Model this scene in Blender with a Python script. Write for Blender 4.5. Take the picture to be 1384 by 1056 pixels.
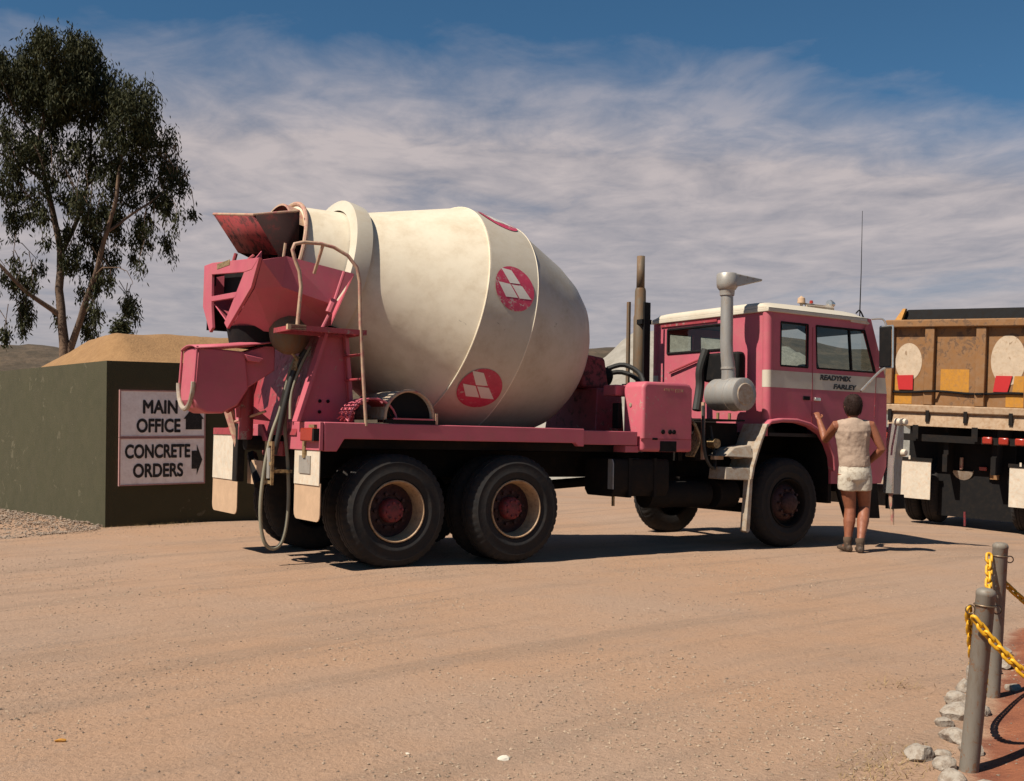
import bpy, bmesh, math, random
import numpy as np
from mathutils import Vector, Matrix, noise

for o in list(bpy.data.objects):
    bpy.data.objects.remove(o, do_unlink=True)
SC = bpy.context.scene
COL = SC.collection
R = math.radians
PI = math.pi
random.seed(7)
rng = np.random.default_rng(7)

# ------------------------------------------------------------------ camera
cam_d = bpy.data.cameras.new('camera')
cam = bpy.data.objects.new('camera', cam_d)
COL.objects.link(cam)
cam_d.sensor_width = 36.0
cam_d.lens = 1480.0 / 1384.0 * 36.0
cam_d.clip_end = 5000.0
cam.location = (0, 0, 1.33)
cam.rotation_euler = (R(90) + math.atan(44.0 / 1480.0), 0, 0)
SC.camera = cam

# ------------------------------------------------------------------ light
SUN_EL = R(53)
SUN_H = Vector((-0.814, -0.581)).normalized()          # horizontal direction towards the sun
TO_SUN = Vector((SUN_H.x * math.cos(SUN_EL), SUN_H.y * math.cos(SUN_EL), math.sin(SUN_EL)))
world = bpy.data.worlds.new('World')
SC.world = world
world.use_nodes = True
wn = world.node_tree.nodes
wl = world.node_tree.links
wn.clear()


def wnode(t, **kw):
    n = wn.new(t)
    for k, v in kw.items():
        setattr(n, k, v)
    return n


def wmath(op, a, b=None, clamp=False):
    n = wn.new('ShaderNodeMath')
    n.operation = op
    n.use_clamp = clamp
    for i, s in enumerate((a, b)):
        if s is None:
            continue
        if isinstance(s, (int, float)):
            n.inputs[i].default_value = s
        else:
            wl.new(s, n.inputs[i])
    return n.outputs[0]


sky = wnode('ShaderNodeTexSky', sky_type='NISHITA', sun_disc=False)
sky.sun_elevation = SUN_EL
sky.sun_rotation = math.atan2(SUN_H.x, SUN_H.y)
sky.altitude = 2200
sky.air_density = 1.0
sky.dust_density = 0.1
sky.ozone_density = 5.0
tc = wnode('ShaderNodeTexCoord')
sep = wnode('ShaderNodeSeparateXYZ')
wl.new(tc.outputs['Generated'], sep.inputs[0])
zz = wmath('ADD', wmath('MAXIMUM', sep.outputs[2], 0.0), 0.05)
px = wmath('DIVIDE', sep.outputs[0], zz)
py = wmath('DIVIDE', sep.outputs[1], zz)
comb = wnode('ShaderNodeCombineXYZ')
wl.new(px, comb.inputs[0])
wl.new(py, comb.inputs[1])
nz = []
for scale, det, dist, sx, sy in ((0.5, 5, 0.8, 1.0, 0.9), (1.7, 7, 0.7, 1.0, 0.85), (4.2, 6, 0.5, 1.0, 0.8)):
    mp = wnode('ShaderNodeMapping')
    mp.inputs['Scale'].default_value = (sx, sy, 1)
    mp.inputs['Location'].default_value = (3.3, 1.7, 0)
    mp.inputs['Rotation'].default_value = (0, 0, R(14))
    wl.new(comb.outputs[0], mp.inputs[0])
    n = wnode('ShaderNodeTexNoise')
    n.inputs['Scale'].default_value = scale
    n.inputs['Detail'].default_value = det
    n.inputs['Roughness'].default_value = 0.6
    n.inputs['Distortion'].default_value = dist
    wl.new(mp.outputs[0], n.inputs['Vector'])
    nz.append(n.outputs['Fac'])
# a bank of thin cloud lying ahead; clear blue above and behind
bank = wmath('MULTIPLY', wmath('SUBTRACT', wmath('ADD', py, wmath('MULTIPLY', px, -0.20)), 2.84), 1.7)
bank = wmath('MAXIMUM', wmath('MINIMUM', bank, 0.95), -1.25)
low = wmath('MULTIPLY', wmath('SUBTRACT', sep.outputs[2], 0.03), 4.5, clamp=True)
f1 = wmath('MULTIPLY', wmath('SUBTRACT', nz[0], 0.5), 1.25)
f2 = wmath('MULTIPLY', wmath('SUBTRACT', nz[1], 0.5), 1.25)
f3 = wmath('MULTIPLY', wmath('MULTIPLY', wmath('SUBTRACT', nz[2], 0.5), 0.7), low)
f2 = wmath('MULTIPLY', f2, wmath('ADD', wmath('MULTIPLY', low, 0.7), 0.3))
dens = wmath('ADD', wmath('ADD', bank, f1), wmath('ADD', f2, f3))
dens = wmath('ADD', wmath('MULTIPLY', dens, 0.62), 0.46, clamp=True)
dens = wmath('MULTIPLY', dens, 0.90)
crmp = wnode('ShaderNodeValToRGB')
crmp.color_ramp.elements[0].position = 0.34
crmp.color_ramp.elements[0].color = (0.195, 0.188, 0.21, 1)
crmp.color_ramp.elements[1].position = 0.66
crmp.color_ramp.elements[1].color = (0.385, 0.335, 0.325, 1)
cl = wmath('ADD', wmath('MULTIPLY', wmath('SUBTRACT', nz[1], 0.5), 0.7), wmath('MULTIPLY', wmath('SUBTRACT', nz[2], 0.5), 0.5))
cl = wmath('ADD', wmath('MULTIPLY', wmath('MULTIPLY', cl, wmath('ADD', wmath('MULTIPLY', low, 0.8), 0.2)), 1.2), wmath('ADD', wmath('MULTIPLY', low, 0.10), 0.46))
wl.new(cl, crmp.inputs[0])
bg1 = wnode('ShaderNodeBackground')
hs = wnode('ShaderNodeHueSaturation')
hs.inputs['Saturation'].default_value = 1.12
hs.inputs['Hue'].default_value = 0.488
wl.new(sky.outputs[0], hs.inputs['Color'])
wl.new(hs.outputs[0], bg1.inputs[0])
bg1.inputs[1].default_value = 0.05
bg2 = wnode('ShaderNodeBackground')
wl.new(crmp.outputs[0], bg2.inputs[0])
bg2.inputs[1].default_value = 1.0
mixs = wnode('ShaderNodeMixShader')
wl.new(dens, mixs.inputs[0])
wl.new(bg1.outputs[0], mixs.inputs[1])
wl.new(bg2.outputs[0], mixs.inputs[2])
wout = wnode('ShaderNodeOutputWorld')
wl.new(mixs.outputs[0], wout.inputs[0])

sun_d = bpy.data.lights.new('sun', 'SUN')
sun_d.energy = 5.0
sun_d.angle = R(0.53)
sun_d.color = (1.0, 0.93, 0.82)
sun = bpy.data.objects.new('sun', sun_d)
COL.objects.link(sun)
sun.rotation_euler = TO_SUN.to_track_quat('Z', 'Y').to_euler()
sun.location = (-20, -5, 30)

SC.view_settings.view_transform = 'Standard'
SC.view_settings.look = 'None'
SC.view_settings.exposure = 0.6
SC.view_settings.gamma = 1.0


# ------------------------------------------------------------------ materials
def srgb(r, g, b):
    def f(c):
        c /= 255.0
        return c / 12.92 if c <= 0.04045 else ((c + 0.055) / 1.055) ** 2.4
    return (f(r), f(g), f(b), 1)


MATS = {}


def mat(name, base, rough=0.6, metal=0.0, dirt=None, amount=0.3, scale=3.0, vary=0.12, bump=0.0, bscale=60.0,
        spec=0.4, coat=0.0, stretch=(1, 1, 1), edge=0.12, splash=None, splash_amt=0.3, splash_scale=14.0):
    """painted / worn surface: base colour with soft tone variation and patches of dirt"""
    m = bpy.data.materials.new(name)
    m.use_nodes = True
    nt = m.node_tree
    n, l = nt.nodes, nt.links
    b = n['Principled BSDF']
    b.inputs['Roughness'].default_value = rough
    b.inputs['Metallic'].default_value = metal
    b.inputs['Specular IOR Level'].default_value = spec
    b.inputs['Coat Weight'].default_value = coat
    base = tuple(base)[:3] + (1,)
    t = n.new('ShaderNodeTexCoord')
    mp = n.new('ShaderNodeMapping')
    mp.inputs['Scale'].default_value = stretch
    l.new(t.outputs['Object'], mp.inputs[0])
    n1 = n.new('ShaderNodeTexNoise')
    n1.inputs['Scale'].default_value = scale
    n1.inputs['Detail'].default_value = 6
    n1.inputs['Roughness'].default_value = 0.65
    l.new(mp.outputs[0], n1.inputs['Vector'])
    hv = n.new('ShaderNodeHueSaturation')
    mr = n.new('ShaderNodeMapRange')
    mr.inputs[1].default_value = 0.3
    mr.inputs[2].default_value = 0.7
    mr.inputs[3].default_value = 1.0 - vary
    mr.inputs[4].default_value = 1.0 + vary
    l.new(n1.outputs['Fac'], mr.inputs[0])
    l.new(mr.outputs[0], hv.inputs['Value'])
    hv.inputs['Color'].default_value = base
    col = hv.outputs[0]
    if dirt is not None:
        n2 = n.new('ShaderNodeTexNoise')
        n2.inputs['Scale'].default_value = scale * 2.3
        n2.inputs['Detail'].default_value = 9
        n2.inputs['Roughness'].default_value = 0.75
        l.new(mp.outputs[0], n2.inputs['Vector'])
        m2 = n.new('ShaderNodeMapRange')
        m2.interpolation_type = 'SMOOTHSTEP'
        c = 0.68 - 0.36 * amount
        m2.inputs[1].default_value = c - edge
        m2.inputs[2].default_value = c + edge
        m2.inputs[4].default_value = 0.85
        l.new(n2.outputs['Fac'], m2.inputs[0])
        mx = n.new('ShaderNodeMix')
        mx.data_type = 'RGBA'
        l.new(m2.outputs[0], mx.inputs[0])
        l.new(col, mx.inputs[6])
        mx.inputs[7].default_value = tuple(dirt)[:3] + (1,)
        col = mx.outputs[2]
        m3 = n.new('ShaderNodeMapRange')
        m3.inputs[3].default_value = rough
        m3.inputs[4].default_value = min(1, rough + 0.35)
        l.new(m2.outputs[0], m3.inputs[0])
        l.new(m3.outputs[0], b.inputs['Roughness'])
    if splash is not None:
        n4 = n.new('ShaderNodeTexNoise')
        n4.inputs['Scale'].default_value = splash_scale
        n4.inputs['Detail'].default_value = 8
        n4.inputs['Roughness'].default_value = 0.7
        n4.inputs['Distortion'].default_value = 0.6
        l.new(t.outputs['Object'], n4.inputs['Vector'])
        n5 = n.new('ShaderNodeTexNoise')
        n5.inputs['Scale'].default_value = 1.1
        n5.inputs['Detail'].default_value = 3
        l.new(t.outputs['Object'], n5.inputs['Vector'])
        ad = n.new('ShaderNodeMath')
        ad.operation = 'MULTIPLY_ADD'
        l.new(n5.outputs['Fac'], ad.inputs[0])
        ad.inputs[1].default_value = 0.6
        l.new(n4.outputs['Fac'], ad.inputs[2])
        m4 = n.new('ShaderNodeMapRange')
        m4.inputs[1].default_value = 1.06 - 0.3 * splash_amt
        m4.inputs[2].default_value = 1.10 - 0.3 * splash_amt
        m4.inputs[4].default_value = 0.8
        l.new(ad.outputs[0], m4.inputs[0])
        mx4 = n.new('ShaderNodeMix')
        mx4.data_type = 'RGBA'
        l.new(m4.outputs[0], mx4.inputs[0])
        l.new(col, mx4.inputs[6])
        mx4.inputs[7].default_value = tuple(splash)[:3] + (1,)
        col = mx4.outputs[2]
    l.new(col, b.inputs['Base Color'])
    if bump:
        n3 = n.new('ShaderNodeTexNoise')
        n3.inputs['Scale'].default_value = bscale
        n3.inputs['Detail'].default_value = 4
        l.new(t.outputs['Object'], n3.inputs['Vector'])
        bp = n.new('ShaderNodeBump')
        bp.inputs['Strength'].default_value = 1.0
        bp.inputs['Distance'].default_value = bump
        l.new(n3.outputs['Fac'], bp.inputs['Height'])
        l.new(bp.outputs[0], b.inputs['Normal'])
    MATS[name] = m
    return m


DUST = (0.26, 0.17, 0.105)
mat('pink', (0.42, 0.086, 0.115), 0.52, dirt=(0.36, 0.115, 0.115), amount=0.28, scale=2.2, spec=0.35, bump=0.0008, bscale=9, edge=0.2, splash=(0.30, 0.235, 0.19), splash_amt=0.28, splash_scale=20)
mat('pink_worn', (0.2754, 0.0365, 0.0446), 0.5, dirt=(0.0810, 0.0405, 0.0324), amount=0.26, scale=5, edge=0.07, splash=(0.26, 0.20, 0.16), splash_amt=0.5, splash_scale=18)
mat('hopper_red', (0.2430, 0.0284, 0.0284), 0.65, dirt=(0.0243, 0.0178, 0.0162), amount=0.4, scale=4.5, edge=0.06)
mat('cream', (0.5022, 0.4415, 0.3483), 0.42, dirt=(0.4212, 0.3402, 0.2430), amount=0.22, scale=1.6, vary=0.05, spec=0.4, stretch=(0.5, 1, 1), edge=0.2)
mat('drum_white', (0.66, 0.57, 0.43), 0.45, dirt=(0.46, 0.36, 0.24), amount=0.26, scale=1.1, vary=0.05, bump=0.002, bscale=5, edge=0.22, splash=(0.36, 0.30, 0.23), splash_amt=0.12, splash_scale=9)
mat('drum_shade', (0.46, 0.40, 0.315), 0.45, dirt=(0.34, 0.275, 0.195), amount=0.25, scale=1.1, vary=0.06, bump=0.002, bscale=5, edge=0.22, splash=(0.27, 0.23, 0.18), splash_amt=0.12, splash_scale=9)  # drum cream darkened: shade of the band and head put into the colour
mat('emblem_red', (0.4050, 0.0365, 0.0729), 0.5, dirt=(0.4455, 0.2025, 0.2025), amount=0.15, scale=9, splash=(0.40, 0.30, 0.26), splash_amt=0.6, splash_scale=22)
mat('emblem_white', (0.5508, 0.5022, 0.4374), 0.5, vary=0.05)
mat('steel', (0.3402, 0.3078, 0.2673), 0.45, 0.35, dirt=(0.2025, 0.1215, 0.0729), amount=0.22, scale=6, edge=0.06)
mat('galv', (0.2916, 0.2754, 0.2511), 0.5, 0.35, dirt=(0.2430, 0.1944, 0.1539), amount=0.3, scale=9, stretch=(1, 1, 0.3))
mat('dusty_steel', (0.3240, 0.2754, 0.2187), 0.65, 0.1, dirt=DUST, amount=0.45, scale=6)
mat('exhaust', (0.1296, 0.0972, 0.0648), 0.6, 0.3, dirt=(0.1782, 0.0972, 0.0486), amount=0.45, scale=7, stretch=(1, 1, 0.3))
mat('rail_tan', (0.4050, 0.2754, 0.1782), 0.55, dirt=(0.3402, 0.0972, 0.0972), amount=0.4, scale=6)
mat('black', (0.0073, 0.0065, 0.0065), 0.75, spec=0.15, dirt=(0.0178, 0.0138, 0.0113), amount=0.3, scale=5)
mat('chassis', (0.0097, 0.0081, 0.0073), 0.8, spec=0.15, dirt=(0.0243, 0.0162, 0.0113), amount=0.3, scale=4)
mat('tyre', (0.0097, 0.0089, 0.0089), 0.85, dirt=(0.0324, 0.0227, 0.0162), amount=0.3, scale=4, edge=0.2, bump=0.002, bscale=40)
mat('rim_tan', (0.3402, 0.2187, 0.1215), 0.6, dirt=(0.1782, 0.1053, 0.0648), amount=0.35, scale=7)
mat('hub_red', (0.1782, 0.0203, 0.0243), 0.6, dirt=(0.0486, 0.0284, 0.0243), amount=0.4, scale=9)
mat('flap_white', (0.5184, 0.4455, 0.3483), 0.6, dirt=(0.4860, 0.3402, 0.2268), amount=0.3, scale=8)
mat('flap_peach', (0.4212, 0.2754, 0.1701), 0.7, dirt=(0.4050, 0.2673, 0.1620), amount=0.3, scale=8)
mat('lamp_red', (0.2754, 0.0243, 0.0122), 0.25, spec=0.6)
mat('lamp_amber', (0.4860, 0.1620, 0.0162), 0.25, spec=0.6)
mat('chrome', (0.5832, 0.5508, 0.5022), 0.22, 0.75, dirt=(0.3240, 0.2430, 0.1782), amount=0.2, scale=12)
mat('hose_black', (0.0243, 0.0227, 0.0194), 0.6, vary=0.2)
mat('hose_grey', (0.2106, 0.1863, 0.1296), 0.6, vary=0.2)
mat('brass', (0.3240, 0.2187, 0.1053), 0.5, 0.4, dirt=(0.0810, 0.0486, 0.0243), amount=0.4, scale=15)
mat('letter_black', (0.0122, 0.0122, 0.0138), 0.5, dirt=(0.0810, 0.0729, 0.0648), amount=0.2, scale=20)
mat('letter_tan', (0.3645, 0.2187, 0.1296), 0.6, dirt=(0.2754, 0.0486, 0.0567), amount=0.4, scale=40)
mat('seat_dark', (0.0162, 0.0146, 0.0146), 0.7)
# tipper
mat('tipper_tan', (0.205, 0.092, 0.027), 0.65, dirt=(0.2268, 0.1337, 0.0729), amount=0.35, scale=3.5, edge=0.18, splash=(0.10, 0.055, 0.03), splash_amt=0.6, splash_scale=8)
mat('tipper_dust', (0.3386, 0.2333, 0.1458), 0.75, dirt=(0.2333, 0.1280, 0.0640), amount=0.35, scale=5, edge=0.15)
mat('tipper_circle', (0.4552, 0.3499, 0.2446), 0.65, dirt=(0.3613, 0.2446, 0.1515), amount=0.25, scale=7, splash=(0.20, 0.12, 0.06), splash_amt=0.35, splash_scale=9)
mat('tipper_yellow', (0.4050, 0.1741, 0.0146), 0.6, dirt=(0.2916, 0.1458, 0.0470), amount=0.3, scale=9)
mat('tipper_red', (0.4050, 0.0162, 0.0162), 0.5, vary=0.05)
# bin, sign
mat('olive_paint', (0.0421, 0.0381, 0.0154), 0.8, dirt=(0.0607, 0.0510, 0.0259), amount=0.3, scale=1.7, edge=0.25, bump=0.003, bscale=70, vary=0.1, splash=(0.10, 0.085, 0.05), splash_amt=0.45, splash_scale=6)
mat('sign_face', (0.86, 0.80, 0.77), 0.55, dirt=(0.5670, 0.4698, 0.4293), amount=0.25, scale=3, edge=0.25, vary=0.05)
mat('sign_frame', (0.4050, 0.2106, 0.1944), 0.6, dirt=(0.2835, 0.1782, 0.1458), amount=0.3, scale=10)
mat('sand', (0.2430, 0.1337, 0.0551), 0.95, dirt=(0.1944, 0.1013, 0.0405), amount=0.4, scale=4, edge=0.2, bump=0.012, bscale=30)
# person
mat('skin', (0.24, 0.085, 0.042), 0.5, dirt=(0.15, 0.046, 0.023), amount=0.35, scale=8, edge=0.2, vary=0.06)
mat('shirt', (0.34, 0.245, 0.18), 0.9, dirt=(0.26, 0.18, 0.13), amount=0.25, scale=6, vary=0.06, bump=0.004, bscale=25)
mat('shorts', (0.4860, 0.4293, 0.3402), 0.9, dirt=(0.1782, 0.1134, 0.0648), amount=0.24, scale=5, bump=0.004, bscale=30, edge=0.1)
mat('hair', (0.022, 0.011, 0.008), 0.7, spec=0.15, vary=0.3, scale=30, bump=0.006, bscale=60)
mat('sock', (0.10, 0.065, 0.042), 0.95, vary=0.2, bump=0.003, bscale=120)
mat('boot', (0.0446, 0.0275, 0.0178), 0.7, dirt=(0.1620, 0.1053, 0.0648), amount=0.3, scale=20)
# fence
mat('post_grey', (0.1848, 0.1597, 0.1280), 0.6, 0.15, dirt=(0.1422, 0.0995, 0.0635), amount=0.3, scale=12, stretch=(1, 1, 0.25), splash=(0.1890, 0.0945, 0.0473), splash_amt=0.7, splash_scale=30)
mat('chain_yellow', (0.6318, 0.3240, 0.0122), 0.45, dirt=(0.4455, 0.2025, 0.0162), amount=0.3, scale=30, spec=0.4)
mat('wire', (0.1782, 0.1215, 0.0729), 0.5, 0.5)
mat('rock', (0.30, 0.255, 0.205), 0.9, dirt=(0.1790, 0.1320, 0.0948), amount=0.45, scale=14, bump=0.01, bscale=40, edge=0.1)
mat('dry_grass', (0.2430, 0.1620, 0.0729), 0.9, vary=0.3, scale=20)
mat('bark', (0.085, 0.052, 0.034), 0.9, dirt=(0.17, 0.105, 0.064), amount=0.35, scale=1.2, bump=0.02, bscale=12, stretch=(1, 1, 0.25))
mat('stone_a', (0.27, 0.195, 0.135), 0.95, vary=0.35, scale=7)
mat('stone_b', (0.165, 0.118, 0.085), 0.95, vary=0.35, scale=7)
mat('scrub_hill', (0.0446, 0.0316, 0.0186), 1.0, dirt=(0.0899, 0.0607, 0.0373), amount=0.45, scale=0.09, edge=0.1, bump=0.6, bscale=0.5)
mat('pale_gravel', (0.2633, 0.2373, 0.2001), 0.95, dirt=(0.1580, 0.1369, 0.1053), amount=0.35, scale=0.5, edge=0.2, bump=0.08, bscale=4)
mat('hub_dark', (0.0405, 0.0097, 0.0089), 0.6, dirt=(0.0162, 0.0097, 0.0081), amount=0.4, scale=9)
mat('rubble_grey', (0.215, 0.165, 0.125), 0.95, dirt=(0.25, 0.17, 0.115), amount=0.4, scale=3, vary=0.3)
mat('hopper_shade', (0.022, 0.009, 0.008), 0.85, spec=0.15, dirt=(0.07, 0.014, 0.013), amount=0.3, scale=4)  # near-black hopper red: shade on the side sheets put into the colour
mat('litter', (0.5670, 0.5022, 0.4050), 0.8)


def leaf_material():
    m = bpy.data.materials.new('gum_leaf')
    m.use_nodes = True
    nt = m.node_tree
    n, l = nt.nodes, nt.links
    b = n['Principled BSDF']
    b.inputs['Roughness'].default_value = 0.75
    b.inputs['Specular IOR Level'].default_value = 0.15
    g = n.new('ShaderNodeNewGeometry')
    rp = n.new('ShaderNodeValToRGB')
    rp.color_ramp.elements[0].color = (0.012, 0.016, 0.007, 1)
    rp.color_ramp.elements[1].color = (0.050, 0.048, 0.018, 1)
    l.new(g.outputs['Random Per Island'], rp.inputs[0])
    l.new(rp.outputs[0], b.inputs['Base Color'])
    tr = n.new('ShaderNodeBsdfTranslucent')
    tr.inputs[0].default_value = (0.04, 0.045, 0.014, 1)
    mx = n.new('ShaderNodeMixShader')
    mx.inputs[0].default_value = 0.12
    l.new(b.outputs[0], mx.inputs[1])
    l.new(tr.outputs[0], mx.inputs[2])
    l.new(mx.outputs[0], n['Material Output'].inputs[0])
    MATS['leaf'] = m


leaf_material()


def glass_material():
    m = bpy.data.materials.new('window_glass')
    m.use_nodes = True
    nt = m.node_tree
    n, l = nt.nodes, nt.links
    n.remove(n['Principled BSDF'])
    tr = n.new('ShaderNodeBsdfTransparent')
    tr.inputs[0].default_value = (0.74, 0.78, 0.75, 1)
    gl = n.new('ShaderNodeBsdfGlossy')
    gl.inputs['Roughness'].default_value = 0.04
    lw = n.new('ShaderNodeNewGeometry')
    dt = n.new('ShaderNodeVectorMath')
    dt.operation = 'DOT_PRODUCT'
    l.new(lw.outputs['Normal'], dt.inputs[0])
    l.new(lw.outputs['Incoming'], dt.inputs[1])
    ab = n.new('ShaderNodeMath')
    ab.operation = 'ABSOLUTE'
    l.new(dt.outputs['Value'], ab.inputs[0])
    sb = n.new('ShaderNodeMath')
    sb.operation = 'SUBTRACT'
    sb.inputs[0].default_value = 1.0
    l.new(ab.outputs[0], sb.inputs[1])
    pw_ = n.new('ShaderNodeMath')
    pw_.operation = 'POWER'
    l.new(sb.outputs[0], pw_.inputs[0])
    pw_.inputs[1].default_value = 5.0
    fr = n.new('ShaderNodeMath')
    fr.operation = 'MULTIPLY_ADD'
    l.new(pw_.outputs[0], fr.inputs[0])
    fr.inputs[1].default_value = 0.9
    fr.inputs[2].default_value = 0.05
    mx = n.new('ShaderNodeMixShader')
    l.new(fr.outputs[0], mx.inputs[0])
    l.new(tr.outputs[0], mx.inputs[1])
    l.new(gl.outputs[0], mx.inputs[2])
    l.new(mx.outputs[0], n['Material Output'].inputs[0])
    MATS['glass'] = m


glass_material()


def ground_material():
    m = bpy.data.materials.new('dirt_ground')
    m.use_nodes = True
    nt = m.node_tree
    n, l = nt.nodes, nt.links
    b = n['Principled BSDF']
    b.inputs['Roughness'].default_value = 0.95
    b.inputs['Specular IOR Level'].default_value = 0.15
    t = n.new('ShaderNodeTexCoord')

    def nzn(scale, detail=6, rough=0.6, vec=None, dist=0.0):
        x = n.new('ShaderNodeTexNoise')
        x.inputs['Scale'].default_value = scale
        x.inputs['Detail'].default_value = detail
        x.inputs['Roughness'].default_value = rough
        x.inputs['Distortion'].default_value = dist
        l.new(vec or t.outputs['Object'], x.inputs['Vector'])
        return x.outputs['Fac']

    def ramp(fac, a, b_, lo, hi):
        x = n.new('ShaderNodeMapRange')
        x.interpolation_type = 'SMOOTHSTEP'
        x.inputs[1].default_value = lo
        x.inputs[2].default_value = hi
        x.inputs[3].default_value = a
        x.inputs[4].default_value = b_
        l.new(fac, x.inputs[0])
        return x.outputs[0]

    def mix(fac, a, b_):
        x = n.new('ShaderNodeMix')
        x.data_type = 'RGBA'
        l.new(fac, x.inputs[0])
        for i, c in ((6, a), (7, b_)):
            if isinstance(c, tuple):
                x.inputs[i].default_value = c + (1,)
            else:
                l.new(c, x.inputs[i])
        return x.outputs[2]

    # tracks run along the drive: stretched noise
    mp = n.new('ShaderNodeMapping')
    mp.inputs['Scale'].default_value = (0.13, 1.5, 1)
    mp0 = n.new('ShaderNodeMapping')
    mp0.inputs['Rotation'].default_value = (0, 0, R(-41))
    l.new(t.outputs['Object'], mp0.inputs[0])
    l.new(mp0.outputs[0], mp.inputs[0])
    big = nzn(0.35, 5, 0.6)
    track = nzn(1.6, 6, 0.65, mp.outputs[0], 0.4)
    mid = nzn(3.0, 8, 0.7)
    fine = nzn(32.0, 5, 0.75)
    vor = n.new('ShaderNodeTexVoronoi')
    vor.inputs['Scale'].default_value = 46
    l.new(t.outputs['Object'], vor.inputs['Vector'])
    base = mix(ramp(big, 0, 1, 0.35, 0.65), (0.335, 0.204, 0.127), (0.314, 0.211, 0.147))
    base = mix(ramp(track, 0, 0.55, 0.46, 0.66), base, (0.221, 0.152, 0.107))
    base = mix(ramp(mid, 0, 0.4, 0.5, 0.75), base, (0.269, 0.194, 0.147))
    # gravel patches with grey stones
    gp = n.new('ShaderNodeMath')
    gp.operation = 'MULTIPLY'
    l.new(ramp(nzn(0.55, 6, 0.7), 0, 1, 0.52, 0.66), gp.inputs[0])
    l.new(ramp(vor.outputs['Distance'], 0.75, 0, 0.05, 0.55), gp.inputs[1])
    base = mix(gp.outputs[0], base, (0.179, 0.140, 0.113))
    base = mix(ramp(fine, 0.6, 0, 0.28, 0.47), base, (0.146, 0.094, 0.063))
    base = mix(ramp(fine, 0, 0.45, 0.56, 0.75), base, (0.441, 0.321, 0.234))
    # red garden soil beyond the row of stones (in the place, right of the posts)
    sp = n.new('ShaderNodeSeparateXYZ')
    l.new(t.outputs['Object'], sp.inputs[0])
    k = n.new('ShaderNodeMath')
    k.operation = 'MULTIPLY_ADD'
    l.new(sp.outputs[1], k.inputs[0])
    k.inputs[1].default_value = -0.50
    l.new(sp.outputs[0], k.inputs[2])
    k2 = n.new('ShaderNodeMath')
    k2.operation = 'MULTIPLY_ADD'
    l.new(mid, k2.inputs[0])
    k2.inputs[1].default_value = 0.35
    l.new(k.outputs[0], k2.inputs[2])
    lim = n.new('ShaderNodeMath')
    lim.operation = 'LESS_THAN'
    l.new(sp.outputs[1], lim.inputs[0])
    lim.inputs[1].default_value = 7.5
    rs = n.new('ShaderNodeMath')
    rs.operation = 'MULTIPLY'
    l.new(ramp(k2.outputs[0], 0, 1, -0.22, -0.08), rs.inputs[0])
    l.new(lim.outputs[0], rs.inputs[1])
    soil = mix(ramp(mid, 0, 1, 0.35, 0.65), (0.270, 0.099, 0.050), (0.179, 0.065, 0.037))
    base = mix(rs.outputs[0], base, soil)
    l.new(base, b.inputs['Base Color'])
    bp = n.new('ShaderNodeBump')
    bp.inputs['Distance'].default_value = 0.02
    bp.inputs['Strength'].default_value = 0.8
    hh = n.new('ShaderNodeMath')
    hh.operation = 'ADD'
    l.new(fine, hh.inputs[0])
    l.new(mid, hh.inputs[1])
    l.new(hh.outputs[0], bp.inputs['Height'])
    bp2 = n.new('ShaderNodeBump')
    bp2.inputs['Distance'].default_value = 0.05
    bp2.inputs['Strength'].default_value = 0.7
    l.new(track, bp2.inputs['Height'])
    l.new(bp.outputs[0], bp2.inputs['Normal'])
    l.new(bp2.outputs[0], b.inputs['Normal'])
    MATS['ground'] = m


ground_material()


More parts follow.
